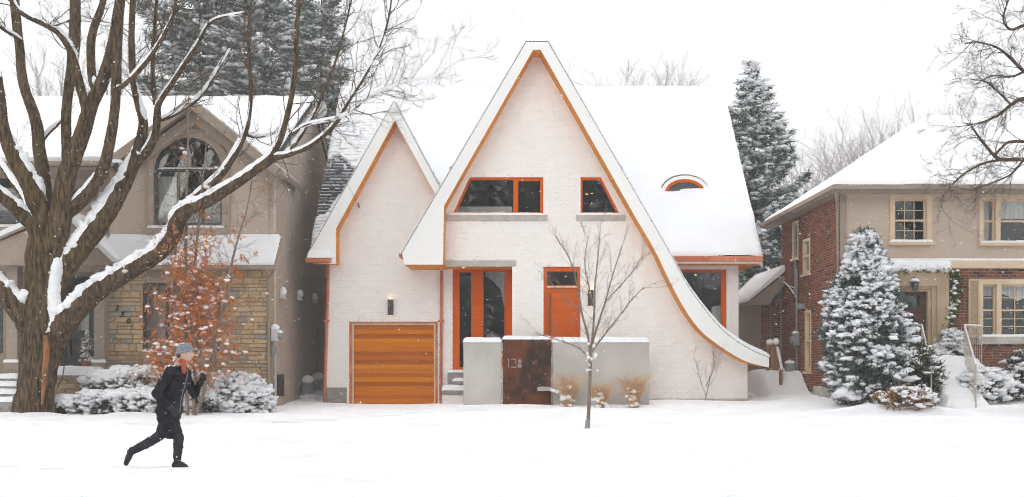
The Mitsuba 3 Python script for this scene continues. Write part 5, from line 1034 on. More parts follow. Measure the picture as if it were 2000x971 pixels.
# ---------------------------------------------------------------- trees with needles
def conifer(name, label, cat_, base, h, rad, seed, mat_f, nb=150, dens=95, bl=(.22, .42), wd=.045, droop=.22, t0=.06, snow=.5, power=.8, lift=.25, group=None, bmin=.15, blob=(.10, .26), clump=1.0, whorl=0):
    rg = np.random.default_rng(seed); base = np.array(base, float); K = thing(name, label, cat_, group)
    part(K, 'trunk', MB().tube([base - [0, 0, .5], base + [0, 0, h * .5], base + [0, 0, h]], [rad * .055 + .06, rad * .035 + .04, .015], 9), 'mat_bark')
    wh = np.maximum(nb // whorl, 1) if whorl else nb; tw_ = (np.arange(nb) // whorl + .5) / wh if whorl else (np.arange(nb) + rg.uniform(0, 1, nb)) / nb
    t = np.clip(t0 + (1 - t0) * (1 - (1 - tw_) ** 1.12) + (rg.normal(0, .006, nb) if whorl else 0), 0, .995); az = np.arange(nb) * 2.399 + rg.normal(0, .35, nb)
    L = rad * np.maximum((1 - t) ** power, .02) * rg.uniform(.62, 1.08, nb) + bmin
    rd = np.stack([np.cos(az), np.sin(az), 0 * az], 1); k = 7; s = np.linspace(0, 1, k)
    dr_ = droop * (1.25 - t) * rg.uniform(.6, 1.4, nb); z = base[2] + t * h
    P = base[None, None] * [1, 1, 0] + rd[:, None] * (L[:, None] * s)[..., None]
    P[..., 2] = z[:, None] + L[:, None] * (-dr_[:, None] * 1.8 * s + (dr_[:, None] + lift * .5) * s ** 2.2 + .25 * t[:, None] * s)
    part(K, 'branches', tubes(P, (L * .012 + .008)[:, None] * np.linspace(1, .25, k), 4), 'mat_twig', stuff=True)
    n = np.maximum((dens * L * (.5 + L / rad)).astype(int), 14); bi = np.repeat(np.arange(nb), n); N_ = len(bi)
    ss = rg.beta(1.6, 1.0, N_); u = ss * (k - 1); i = np.minimum(u.astype(int), k - 2); fr = (u - i)[:, None]
    c = P[bi, i] * (1 - fr) + P[bi, i + 1] * fr; d = unit(P[bi, i + 1] - P[bi, i]); side = unit(np.cross(d, [0, 0, 1.0]))
    lat = rg.normal(0, .30, N_) * L[bi] * (1.1 - ss) * .62 + rg.normal(0, .05, N_); hang = -np.abs(rg.normal(0, .10 * clump, N_)) - .22 * np.abs(lat)
    c = c + side * lat[:, None] + np.array([0, 0, 1.0]) * hang[:, None]
    dd = d + side * (np.sign(lat) * .75)[:, None] * rg.uniform(.2, 1, N_)[:, None] + rg.normal(0, .35, (N_, 3)) - np.array([0, 0, .25 + droop])
    ln = rg.uniform(bl[0], bl[1], N_) * np.clip(L[bi] / 1.1, .35, 1)
    part(K, 'foliage', cat(blades(c, dd, ln, wd, rg, .05), blades(c, dd + rg.normal(0, .5, (N_, 3)), ln * .8, wd * 1.2, rg, .05)), mat_f, stuff=True)
    m = rg.random(N_) < snow * .16 * np.exp(-(lat / (.22 * L[bi] + .05)) ** 2) * 1.6; cs = c[m] + np.array([0, 0, .05]); sz = rg.uniform(blob[0], blob[1], m.sum()); 
    S_ = np.stack([sz * 1.25, sz * rg.uniform(.35, .65, m.sum()), sz * rg.uniform(.18, .34, m.sum())], 1)
    if m.sum(): part(K, 'snow', blobs(cs, S_, rg, 1, .6, angles=az[bi[m]] + rg.normal(0, .4, m.sum())), 'mat_snow_plain', smooth=True, stuff=True)
    return K
conifer('spruce', 'tall dark green spruce laden with snow between the gabled house and the brick house', 'tree', [X(1469, 45), 45, .5], Z(119, 45) - .5, 5.2, 31, 'mat_spruce', nb=189, dens=66, droop=.34, snow=1.0, power=.90, wd=.05, bl=(.20, .42), lift=.55, bmin=.10, whorl=7)
conifer('pine_tree', 'dark snow-dusted pine rising behind the arched-window gable', 'tree', [X(400, 50), 50, .5], 23, 4.6, 32, 'mat_pine', nb=105, dens=62, droop=.12, t0=.25, snow=.75, power=.35, wd=.055, bl=(.3, .6), lift=.1, group='pines behind the stucco house', clump=3.5, blob=(.12, .32))
conifer('pine_tree', 'dark snow-dusted pine in the middle of the group behind the stucco house', 'tree', [X(520, 47), 47, .5], 22, 4.3, 33, 'mat_pine', nb=105, dens=62, droop=.12, t0=.22, snow=.75, power=.35, wd=.055, bl=(.3, .6), lift=.1, group='pines behind the stucco house', clump=3.5, blob=(.12, .32))
conifer('pine_tree', 'dark snow-dusted pine showing above the satellite dish', 'tree', [X(628, 52), 52, .5], 20, 3.0, 34, 'mat_pine', nb=90, dens=62, droop=.15, t0=.12, snow=.75, power=.4, wd=.055, bl=(.3, .6), lift=.1, group='pines behind the stucco house', clump=3, blob=(.12, .32))
# ---------------------------------------------------------------- snowy shrubs
def shrub(name, label, c, r, h, seed, mat_f, n=420, prof=None, snow=.8, bl=(.07, .15), wd=.028, blob=(.05, .11), per=9, group=None, lean=0.6, cat_='bush', low=.0, stem=True):
    """rounded (or profiled) evergreen: sprays of leaves near the surface, a snow pad on most of them."""
    rg = np.random.default_rng(seed); c = np.array(c, float); K = thing(name, label, cat_, group)
    rx, ry = (r, r) if np.isscalar(r) else r
    prof = prof or (lambda t: np.sqrt(np.clip(1 - (2 * np.clip(t, .0, 1) - .85) ** 2 / 1.33, .02, 1)) if False else np.clip(np.sqrt(np.clip(1 - ((t - .42) / .58) ** 2, 0, 1)), .05, 1) * np.clip(.72 + t, 0, 1))
    t = rg.uniform(low, 1.0, n) ** .9; az = rg.uniform(0, 2 * np.pi, n); rr = prof(t) * np.sqrt(rg.uniform(.45, 1.0, n)) * (1 + .85 * (meshkit.fbm(np.stack([np.cos(az) * 2.2, np.sin(az) * 2.2, t * h * 2.2], 1) + seed, 2) - .5))
    o = np.stack([np.cos(az) * rr * rx, np.sin(az) * rr * ry, t * h], 1); C = c + o
    out = unit(np.stack([np.cos(az) / rx, np.sin(az) / ry, (t - .35) * 1.4 / h * 1.5 + 0 * t], 1)); 
    bi = np.repeat(np.arange(n), per); N_ = len(bi)
    D = out[bi] * .9 + rg.normal(0, .5, (N_, 3)) + np.array([0, 0, lean]); B_ = C[bi] + out[bi] * bl[1] * rg.uniform(-.2, .9, (N_, 1)) + rg.normal(0, bl[1] * .35, (N_, 3)) - out[bi] * bl[1] * .5
    part(K, 'foliage', blades(B_, D, rg.uniform(bl[0], bl[1], N_), wd, rg, .1), mat_f, stuff=True)
    if stem: part(K, 'stem', MB().tube([c - [0, 0, .2], c + [0, 0, h * .5], c + [0, 0, h * .85]], [.05, .035, .012], 6), 'mat_twig')
    m = rg.random(n) < snow * np.clip(.30 + .85 * t, 0, 1) * np.clip(3.2 * meshkit.fbm(C * 3.4 / max(1, h / 1.5) ** .5, 2, seed) - .75, .15, 1.25); k = m.sum() * 3; sz = rg.uniform(blob[0], blob[1], k) * .68 * rg.lognormal(0, .3, k)
    Cs = np.repeat((C + out * bl[1] * .35 + np.array([0, 0, blob[0] * .6]))[m], 3, 0) + rg.normal(0, blob[1] * .45, (k, 3)) * [1, 1, .5]
    S_ = np.stack([sz * rg.uniform(.9, 1.7, k), sz * rg.uniform(.6, 1.0, k), sz * rg.uniform(.4, .72, k)], 1)
    part(K, 'snow', blobs(Cs, S_, rg, 1, .7, angles=np.repeat(az[m], 3) + rg.normal(0, .5, k)), 'mat_snow_plain', smooth=True, stuff=True)
    return K
jb = [X(1690, 26.3), 26.3, g1(X(1690, 26.3), 26.3) - .05]; jh = Z(452, 26.3) - jb[2]
def jprof(t): return np.interp(t, [0, .06, .15, .35, .5, .62, .75, .86, .95, 1], [.52, .78, .98, 1.0, 1.0, .88, .60, .34, .16, .03])
shrub('juniper', 'tall conical juniper packed with snow in front of the brown door', jb, .98, jh - .1, 41, 'mat_juniper', n=2100, prof=jprof, snow=1.05, bl=(.08, .19), wd=.028, blob=(.055, .12), per=13, cat_='tree')
yb = [X(1786, 25.9), 25.9, g1(X(1786, 25.9), 25.9)]
shrub('yew_bush', 'rounded dark green yew with a thick snow cap beside the front steps', yb, (.48, .5), Z(676, 25.9) - yb[2], 42, 'mat_yew', n=700, snow=.22, per=12, bl=(.07, .16), blob=(.05, .1))
cc = [at(a, b, 25.75) for a, b in ((1768, 690), (1785, 684), (1800, 692), (1812, 706), (1775, 705), (1818, 722), (1795, 705))]
part('yew_bush', 'snow_cap', blobs(cc, [(.17, .22, .11)] * 7, np.random.default_rng(2), 2, .35), 'mat_snow', smooth=True)
lb = [X(1770, 24.7), 24.7, g1(X(1770, 24.7), 24.7) - .02]
shrub('low_shrub', 'low spreading shrub with brown leaves poking through the snow in the right yard', lb, (.66, .5), .40, 43, 'mat_brown_leaf', n=240, snow=.5, per=6, bl=(.06, .12), wd=.04, blob=(.05, .10), stem=False)
lb2 = [X(1775, 25.5), 25.5, g1(X(1775, 25.5), 25.5)]
shrub('low_shrub', 'low brown-leaved shrub at the foot of the rounded yew', lb2, (.55, .3), .42, 44, 'mat_brown_leaf', n=170, snow=.9, per=4, bl=(.05, .09), wd=.035, blob=(.05, .09), stem=False)
sb = [X(1925, 26.2), 26.2, g1(X(1925, 26.2), 26.2)]
shrub('arching_shrub', 'snow-bent arching shrub to the right of the front steps', sb, (.62, .4), .75, 45, 'mat_yew', n=230, snow=.95, per=6, bl=(.06, .13), blob=(.06, .14), stem=False)
eb = [X(1996, 26.3), 26.3, g1(X(1996, 26.3), 26.3)]
shrub('boxwood', 'round snow-capped boxwood at the right edge by the brick wall', eb, .36, Z(690, 26.3) - eb[2], 46, 'mat_boxwood', n=330, snow=.6, blob=(.06, .13), cat_='bush')
pb = [X(1858, 27.6), 27.6, zl_]
shrub('dwarf_spruce', 'small pointed snow-covered shrub on the landing under the ivy', pb, .38, Z(650, 27.6) - zl_, 47, 'mat_juniper', n=300, prof=lambda t: np.clip(1.02 - t, .03, 1), snow=.85, blob=(.05, .10), lean=.0)
# ivy climbing the brick beside the portal and hanging from the canopy
rg = np.random.default_rng(48); IV = thing('ivy', 'green ivy dusted with snow climbing the brick right of the portal', 'plant')
iz = np.linspace(Z(655, BY), Z(532, BY), 40); ix = X(1858, BY) + .10 * np.sin(iz * 2.3) + np.linspace(-.05, .0, 40)
vine = np.stack([ix, np.full(40, BY - .05), iz], 1); part(IV, 'stem', MB().tube(vine, .014, 5), 'mat_twig')
q = vine[rg.integers(0, 40, 520)] + np.stack([rg.normal(0, .085, 520), -np.abs(rg.normal(.03, .05, 520)), rg.normal(0, .06, 520)], 1)
part(IV, 'foliage', blades(q, rg.normal(0, .6, (520, 3)) + [0, -.5, -.6], rg.uniform(.06, .11, 520), .07, rg, .12), 'mat_ivy', stuff=True)
q2 = q[rg.random(520) < .10] + [0, -.02, .03]; part(IV, 'snow', blobs(q2, rg.uniform(.03, .065, (len(q2), 1)) * [1.2, 1, .7], rg, 1, .4), 'mat_snow_plain', smooth=True, stuff=True)
n = 60; q = np.stack([rg.uniform(X(1738, BY), X(1852, BY), n), BY - .2 - rg.uniform(0, .1, n), Z(532, BY) + rg.normal(.03, .05, n)], 1)
part(IV, 'hanging_leaves', blades(q, rg.normal(0, .5, (n, 3)) + [0, -.3, -.7], rg.uniform(.05, .1, n), .06, rg, .12), 'mat_ivy', stuff=True)
# boxwood hedge plants in front of the stone wall
hx = [('front', 27.0, [(128, 786, 13), (178, 775, 20), (212, 772, 23), (248, 771, 23), (284, 771, 23), (318, 772, 22), (352, 776, 20), (392, 770, 24)]), ('rear', 27.75, [(196, 736, 24), (238, 730, 25), (282, 728, 26), (326, 730, 25), (368, 732, 24)]), ('right', 27.35, [(424, 742, 28), (458, 740, 27), (488, 744, 24), (510, 764, 16)])]
def ordn(i, n): return ['first', 'second', 'third', 'fourth', 'fifth', 'sixth', 'seventh', 'eighth'][i]
for nm, Yh, L_ in hx:
    for i, (a, b, w) in enumerate(L_):
        x = X(a, Yh); zb_ = g1(x, Yh) - .05; hh_ = Z(b - 6, Yh) - zb_
        lab = {'front': f'{ordn(i, 8)} snow-covered boxwood from the left in the front hedge row', 'rear': f'{ordn(i, 5)} snow-covered boxwood from the left in the hedge row against the stone wall', 'right': f'{ordn(i, 4)} snow-covered boxwood from the left in the clump right of the orange-leaved tree'}[nm]
        shrub('boxwood', lab, [x, Yh, zb_], (w * 1.12 / F * Yh, .36), hh_, 50 + i + len(nm), 'mat_boxwood', n=int(150 + w * 7), snow=.62 if nm != 'right' else .8, blob=(.045, .10) if nm != 'right' else (.06, .125), per=8, bl=(.05, .11), group='boxwood hedge of the stucco house', stem=False)
        rg = np.random.default_rng(90 + i + len(nm)); n2 = 9
        if nm != 'right':
            kk = [k for k in labels if k.startswith('boxwood')][-1]; w_ = w / F * Yh
            part(kk, 'snow_cap', blobs(np.stack([x + np.linspace(-w_, w_, n2), rg.uniform(Yh - .26, Yh + .1, n2), zb_ + hh_ - .01 + rg.normal(0, .03, n2) - .10 * np.linspace(-1, 1, n2) ** 2], 1), rg.uniform(.8, 1.2, (n2, 1)) * [.17, .24, .115], rg, 2, .45), 'mat_snow', smooth=True)
pp = at(172, 700, 29.4); pe = thing('potted_evergreen', 'small conical evergreen in a pot beside the neighbour door', 'plant'); zf = Z(733, 27.6) + .06
part(pe, 'pot', MB().tube([[pp[0], 29.4, zf], [pp[0], 29.4, zf + .32]], [.13, .19], 14), 'mat_terracotta')
rg = np.random.default_rng(77); n = 700; t = rg.random(n); az = rg.uniform(0, 6.28, n); rr = .22 * (1.05 - t) * np.sqrt(rg.uniform(.5, 1, n)); q = np.stack([pp[0] + rr * np.cos(az), 29.4 + rr * np.sin(az), zf + .32 + t * .85], 1)
part(pe, 'foliage', blades(q, np.stack([np.cos(az), np.sin(az), .3 + 0 * az], 1) + rg.normal(0, .4, (n, 3)), .08, .025, rg, .1), 'mat_boxwood', stuff=True)
m = rg.random(n) < .14; part(pe, 'snow', blobs(q[m], rg.uniform(.03, .06, (m.sum(), 1)) * [1, 1, .7], rg, 1, .4), 'mat_snow_plain', smooth=True, stuff=True)

# ---------------------------------------------------------------- the little tree that kept its orange leaves
OT = thing('beech_tree', 'young slender tree still holding orange leaves dusted with snow', 'tree'); ro = np.random.default_rng(61); OY = 26.3
stems = [([(379, 815, 8), (392, 785, 8), (406, 735, 8), (418, 690, 8), (428, 640, 7), (440, 590, 6.5), (446, 550, 6), (456, 500, 5), (468, 455, 4), (482, 410, 3.5), (496, 330, 2.5)], -.2),
         ([(366, 812, 8), (365, 770, 8), (363, 720, 8), (361, 650, 9), (361, 580, 8), (363, 500, 7), (364, 420, 6), (366, 330, 4.5), (368, 230, 3), (369, 160, 2)], .1),
         ([(378, 810, 7), (380, 740, 7), (380, 660, 6.5), (378, 580, 6), (382, 500, 5.5), (388, 440, 4.5), (396, 350, 3), (406, 250, 2)], -.1),
         ([(347, 806, 6), (343, 745, 6), (338, 690, 5.5), (335, 620, 5), (340, 540, 4.5), (345, 450, 3.5), (350, 340, 2)], .2)]
S_, D_, L_, R_ = [], [], [], []
for pts, dy in stems:
    P, R = limb_path(pts, OY, OY + dy, 8); part(OT, 'stem', MB().tube(P, R, 8), 'mat_young_bark', smooth=True); t = unit(np.gradient(P, axis=0))
    for k in range(6, len(P)):
        py = HY - (P[k, 2] - EYE) * F / P[k, 1]; pr_ = .9 if py > 480 else .42
        if ro.random() < pr_:
            S_.append(P[k]); D_.append(rot_child(t[k:k + 1], np.array([ro.uniform(.7, 1.35)]), ro)[0]); L_.append(ro.uniform(.5, 1.35) * (1 if py > 480 else .95)); R_.append(.008)
gens = grow(S_, D_, np.array(L_), np.array(R_), 3, ro, 5, .35, .06, (4, 3), (.4, .9), .55, .6)
part(OT, 'twigs', tubes_of(gens, (4, 3, 3), .0036), 'mat_young_bark', stuff=True)
pts_ = np.vstack([g[0][:, 1:].reshape(-1, 3) for g in gens]); xx = (pts_[:, 0] / pts_[:, 1] * F + CX); py = HY - (pts_[:, 2] - EYE) * F / pts_[:, 1]
dens = np.exp(-(((xx - 378) / 88) ** 2)) * np.clip((py - 430) / 110, .03, 1) * np.clip((765 - py) / 60, .12, 1)
sel = pts_[ro.random(len(pts_)) < dens * .28]; n = len(sel)
lf_ = np.repeat(sel, 3, 0) + ro.normal(0, .05, (n * 3, 3)); 
part(OT, 'leaves', blades(lf_, ro.normal(0, .8, (n * 3, 3)) - [0, 0, .55], ro.uniform(.07, .115, n * 3), ro.uniform(.04, .06, n * 3), ro, .14), 'mat_orange_leaf', stuff=True)
m = ro.random(n) < .20; part(OT, 'snow', blobs(sel[m] + [0, 0, .02], ro.uniform(.028, .062, (m.sum(), 1)) * [1.25, 1, .65], ro, 1, .45), 'mat_snow_plain', smooth=True, stuff=True)

# ---------------------------------------------------------------- saplings in front of the white house
ST = thing('young_tree', 'young bare street tree with a thin trunk in front of the concrete wall', 'tree'); ry_ = np.random.default_rng(62); TY = 22.4
mains = [([(1147, 846, 8), (1150, 800, 7.5), (1152, 750, 7), (1153, 715, 7), (1153, 690, 7), (1154, 672, 6)], 0, 0),
         ([(1153, 695, 6), (1148, 655, 5.5), (1136, 610, 5), (1128, 560, 4), (1112, 505, 3), (1085, 462, 2)], 0, .5), ([(1153, 690, 6), (1158, 650, 5.5), (1161, 600, 5), (1162, 560, 4), (1168, 500, 3), (1172, 455, 2)], 0, -.3),
         ([(1154, 680, 5), (1166, 640, 5), (1182, 590, 4), (1196, 540, 3), (1215, 480, 2)], 0, .5), ([(1154, 690, 5), (1176, 660, 4), (1206, 622, 3.5), (1235, 585, 2.5), (1258, 560, 1.5)], 0, -.5),
         ([(1152, 700, 4), (1130, 680, 3.5), (1102, 668, 3), (1075, 660, 2), (1045, 650, 1.5)], 0, .2), ([(1161, 600, 4), (1150, 560, 3.5), (1142, 510, 2.5), (1150, 460, 1.5)], -.1, -.6), ([(1136, 610, 4), (1118, 590, 3), (1095, 570, 2.2), (1065, 545, 1.5)], .1, -.4), ([(1182, 590, 3.5), (1210, 560, 3), (1236, 530, 2), (1254, 500, 1.5)], .2, -.2)]
S_, D_, L_, R_ = [], [], [], []
for i, (pts, a, b) in enumerate(mains):
    P, R = limb_path(pts, TY + a, TY + b, 6); R = R * (.85 if i else 1); part(ST, 'trunk' if i == 0 else 'branch', MB().tube(P, R, 8), 'mat_young_bark', smooth=True)
    if i:
        t = unit(np.gradient(P, axis=0))
        for k in range(3, len(P)):
            if ry_.random() < .55: S_.append(P[k]); D_.append(rot_child(t[k:k + 1], np.array([ry_.uniform(.35, .9)]), ry_)[0]); L_.append(ry_.uniform(.25, .7)); R_.append(.0048)
g_ = grow(S_, D_, np.array(L_), np.array(R_), 3, ry_, 5, .22, .16, (2, 2), (.35, .7), .6, .7)
part(ST, 'twigs', tubes_of(g_, (4, 3, 3), .0021), 'mat_young_bark', stuff=True)
q = np.array([at(1153 + ry_.normal(0, 5), ry_.uniform(630, 735), TY - .04) for _ in range(14)]); part(ST, 'snow', blobs(q, ry_.uniform(.015, .04, (14, 1)) * [1, 1, 1.2], ry_, 1, .4), 'mat_snow_plain', smooth=True, stuff=True)
tg = at(1147.5, 830, TY); part(ST, 'trunk_guard', MB().tube([tg + [-.01, 0, -.16], tg + [.01, 0, .11]], [.062, .05], 10), 'mat_grey_metal')
T2 = thing('sapling', 'thin twiggy sapling against the white wall under the swooping gable', 'tree'); t2 = np.random.default_rng(63)
b0 = at(1378, 794, 29.2); g_ = grow([b0, b0 + [0, 0, .3], b0 + [0, 0, .55]], [[0, 0, 1], [-.35, 0, 1], [.4, .1, 1]], np.array([1.75, 1.2, 1.1]), np.array([.014, .009, .009]), 3, t2, 7, .22, .1, (6, 3), (.3, .7), .45, .6)
part(T2, 'trunk', tubes_of(g_[:1], (6,)), 'mat_young_bark'); part(T2, 'twigs', tubes_of(g_[1:], (4, 3), .003), 'mat_young_bark', stuff=True)
# ---------------------------------------------------------------- ornamental grasses
for a, top, w, lab in ((1108, 737, 22, 'left clump of straw-coloured grass with snow before the concrete wall'), (1172, 752, 20, 'middle clump of straw-coloured grass, lowest and whitest with snow'), (1238, 737, 22, 'right clump of straw-coloured grass near the end of the concrete wall')):
    GK = thing('grass_clump', lab, 'grass', 'ornamental grasses before the concrete wall'); rg = np.random.default_rng(a); Yg = 28.1; x = X(a, Yg); zb_ = g1(x, Yg) - .03; hh_ = (Z(top, Yg) - zb_) * 1.12; n = 240
    az = rg.uniform(0, 6.28, n); tl = np.abs(rg.normal(0, .22, n)); d0 = np.stack([np.cos(az) * tl, np.sin(az) * tl * .7, np.ones(n)], 1); Ln = hh_ * rg.uniform(.6, 1.15, n); P = [np.stack([x + rg.normal(0, .05, n), Yg + rg.normal(0, .05, n), np.full(n, zb_)], 1)]; d = unit(d0)
    for k in range(5): P.append(P[-1] + d * (Ln / 5)[:, None]); d = unit(d + np.stack([np.cos(az), np.sin(az), -.5 + 0 * az], 1) * (.06 + .09 * k) * rg.uniform(.4, 1.6, n)[:, None])
    part(GK, 'blades', tubes(np.stack(P, 1), np.full((n, 1), .009) * np.linspace(1, .5, 6), 3), 'mat_straw', stuff=True)
    k = 22; sx = x + rg.normal(-.05, .10, k); sz = zb_ + rg.uniform(.05, .62, k) * hh_
    part(GK, 'snow', blobs(np.stack([sx, np.full(k, Yg) - rg.uniform(.0, .18, k), sz], 1), rg.uniform(.03, .085, (k, 1)) * [1, .8, .65], rg, 1, .8), 'mat_snow_plain', smooth=True, stuff=True)

# ---------------------------------------------------------------- bare trees far off and at the right edge
def bare_tree(seed, h, spread, levels=4, nch=(9, 6, 5), trunk_frac=.35, rmin=.006, r0=.16, up=.25):
    rg = np.random.default_rng(seed)
    g = grow([[0, 0, -.4]], [[0, 0, 1]], np.array([h * .8]), np.array([r0]), 1, rg, 9, .08, .2)
    P0 = g[0][0][0]; n = nch[0]; s = rg.uniform(trunk_frac, .98, n); u = s * 8; i = np.minimum(u.astype(int), 7); b = P0[i] + (P0[i + 1] - P0[i]) * (u - i)[:, None]
    az = np.arange(n) * 2.4 + rg.normal(0, .3, n); D = np.stack([np.cos(az), np.sin(az), rg.uniform(.7, 1.6, n)], 1)
    g += grow(b, D, h * spread * rg.uniform(.7, 1.1, n) * (1.25 - .6 * s), r0 * (1.05 - .75 * s), levels - 1, rg, 6, .22, up, nch[1:], (.35, .8), .6, .55, .2)
    return tubes_of(g[:1], (7,)), tubes_of(g[1:], (4, 3, 3, 3), rmin)
FAR = [bare_tree(s, 9, .42, 4, (13, 6, 5), .3, .0045, .11) for s in (71, 72, 73)]
FAR.append(bare_tree(79, 9, .36, 4, (30, 9, 6), .5, .0045, .05, .1))
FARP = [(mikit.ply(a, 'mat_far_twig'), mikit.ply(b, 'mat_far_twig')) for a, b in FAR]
def far_tree(i, px, Y, h, label, group, wide=1.0):
    k = thing('distant_tree', label, 'tree', group); s = h / max(np.percentile(a[0][:, 2], 98.5 if i == 3 else 99.7) for a in FAR[i % len(FAR)])
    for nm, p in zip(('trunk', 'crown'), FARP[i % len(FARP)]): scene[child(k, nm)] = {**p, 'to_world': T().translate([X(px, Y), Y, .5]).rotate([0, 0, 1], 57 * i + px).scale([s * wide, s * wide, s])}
for i, (px, Y, top, lab) in enumerate([(1585, 70, 270, 'faint bare tree nearest the spruce, beyond the brick house'), (1622, 78, 268, 'faint bare tree second from the spruce, beyond the brick house'), (1660, 74, 262, 'faint bare tree third from the spruce, beyond the brick house'), (1698, 80, 240, 'faint bare tree halfway up the snowy hip roof'), (1735, 76, 205, 'tallest faint bare tree above the snowy hip roof'), (1778, 82, 222, 'faint bare tree just left of the hip roof peak'), (1822, 84, 212, 'faint bare tree directly behind the hip roof peak'), (1640, 92, 285, 'farthest faint bare tree beyond the brick house')]):
    far_tree(i % 3, px, Y, Z(top, Y) - .5, lab, 'faint bare trees beyond the brick house')
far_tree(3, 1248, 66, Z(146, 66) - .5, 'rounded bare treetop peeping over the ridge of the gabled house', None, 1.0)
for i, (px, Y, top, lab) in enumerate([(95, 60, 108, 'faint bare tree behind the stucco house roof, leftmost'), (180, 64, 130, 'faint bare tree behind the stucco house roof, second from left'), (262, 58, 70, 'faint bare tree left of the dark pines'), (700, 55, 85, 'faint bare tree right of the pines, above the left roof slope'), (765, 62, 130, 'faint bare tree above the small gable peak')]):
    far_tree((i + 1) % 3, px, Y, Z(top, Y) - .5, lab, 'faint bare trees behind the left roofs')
RT = thing('bare_tree', 'bare tree leaning in from the right edge with dark crooked twigs', 'tree'); rr_ = np.random.default_rng(75); RYt = 23.5
P, R = limb_path([(2130, 840, 70), (2125, 700, 54), (2120, 500, 46), (2110, 330, 40), (2095, 150, 32), (2080, -40, 24)], RYt, RYt, 12); part(RT, 'trunk', bark_tube(P, R, 18, .1, 3), 'mat_bark', smooth=True)
RL = [[(2112, 360, 22), (2060, 325, 14), (2000, 312, 9), (1958, 312, 8), (1941, 303, 7), (1915, 272, 5), (1897, 246, 4)], [(2060, 318, 9), (2030, 285, 8), (2000, 277, 6.5), (1970, 278, 6), (1955, 290, 5), (1943, 302, 5)], [(1962, 312, 5), (1925, 318, 5), (1890, 335, 4), (1862, 358, 3), (1835, 392, 2)],
      [(2106, 250, 22), (2050, 205, 12), (2000, 193, 8), (1975, 205, 7), (1945, 228, 5), (1905, 242, 3), (1880, 240, 2)], [(2100, 210, 18), (2040, 170, 11), (2000, 140, 7), (1972, 112, 6), (1945, 92, 4), (1905, 82, 3), (1885, 86, 2)], [(2095, 120, 16), (2040, 70, 10), (2005, 50, 7), (1975, 58, 5), (1960, 40, 4), (1965, 12, 3), (1975, -15, 2)],
      [(1975, 205, 5), (1950, 180, 4), (1925, 160, 3), (1895, 155, 2)], [(2000, 140, 5), (1975, 150, 4), (1940, 148, 3), (1905, 165, 2)], [(2092, 90, 14), (2040, 20, 8), (2000, -10, 6)], [(2000, 312, 5), (1975, 340, 4), (1950, 352, 3), (1900, 372, 2)]]
S_, D_, L_, R_ = [], [], [], []
for i, pts in enumerate(RL):
    P, R = limb_path(pts, RYt, RYt + rr_.uniform(-1, 1), 6); part(RT, 'limb', MB().tube(P, R, 9), 'mat_bark', smooth=True); t = unit(np.gradient(P, axis=0))
    for k in range(2, len(P)):
        if rr_.random() < .62: S_.append(P[k]); D_.append(rot_child(t[k:k + 1], np.array([rr_.uniform(.4, 1.1)]), rr_)[0]); L_.append(rr_.uniform(.35, 1.0)); R_.append(min(.009, R[k] * .6))
g_ = grow(S_, D_, np.array(L_), np.array(R_), 4, rr_, 5, .45, .02, (3, 3, 2), (.4, .95), .6, .65)
part(RT, 'twigs', tubes_of(g_, (4, 3, 3, 3), .0028), 'mat_twig', stuff=True)
# ---------------------------------------------------------------- the wood across the street, behind the viewer (seen only in window panes)
rg = np.random.default_rng(88); WK = thing('opposite_wood', 'dark snowy wood across the street, mirrored in the window panes', 'wood', kind='stuff'); k = 0
for i in range(26):
    c = np.array([-34 + i * 2.7 + rg.normal(0, .8), -31 - rg.uniform(0, 9), 0]); hgt = rg.uniform(20, 26) if abs(c[0] - 1) < 13 else rg.uniform(8, 13); n = 1500; t = rg.uniform(.03, 1, n); az = rg.uniform(0, 6.28, n); r = 3.4 * (1.12 - t) * np.sqrt(rg.uniform(.3, 1, n)) + .1
    q = c + np.stack([r * np.cos(az), r * np.sin(az), t * hgt], 1); m = blades(q, np.stack([np.cos(az), np.sin(az), -.5 + 0 * az], 1), 1.0, .5, rg, .1)
    scene[f'{WK}__{i + 1:03d}'] = mikit.ply(m, 'mat_snowy_wood')
    if i % 2 == 0: 
        for p in FARP[i % 3][1:]: scene[f'{WK}__{i + 101:03d}'] = {**p, 'to_world': T().translate([c[0] + 1, -22, 0]).scale([1.2, 1.2, 1.3])}
# ================================================================ the runner
RN = thing('person', 'person running to the right in black jacket, grey knit hat and red scarf', 'person')
PYr = 14.3
def J(a, b, dy=0.0): return at(a, b, PYr) + np.array([0, dy, 0])
def capsule_body(bones, edge=.022, smooth=8):
    whole_ = m3.Manifold()
    for (p, r), (q, s) in bones:
        A = m3.Manifold.sphere(r, 20).translate(tuple(p)); Bm = m3.Manifold.sphere(s, 20).translate(tuple(q)); whole_ = whole_ + m3.Manifold.batch_hull([A, Bm])
    me = whole_.refine_to_length(edge).to_mesh(); tm = trimesh.Trimesh(me.vert_properties[:, :3], me.tri_verts, process=True)
    trimesh.smoothing.filter_taubin(tm, lamb=.5, nu=.53, iterations=smooth); return tm
head, neck = J(362, 690, -.0), J(354, 709)
sh_n, sh_f, chest, waist, pel = J(343, 724, -.19), J(352, 726, .19), J(346, 740), J(336, 775), J(330, 798)
hip_n, hip_f = J(329, 800, -.09), J(329, 800, .09)
kn_s, an_s, toe_s = J(352, 850, -.09), J(350, 900, -.09), J(367, 912, -.10)       # standing leg (near side)
kn_r, an_r, toe_r = J(309, 850, .10), J(250, 884, .11), J(240, 907, .12)           # leg kicked back
el_n, wr_n = J(318, 768, -.29), J(346, 797, -.24); el_f, wr_f = J(368, 774, .26), J(383, 748, .20)
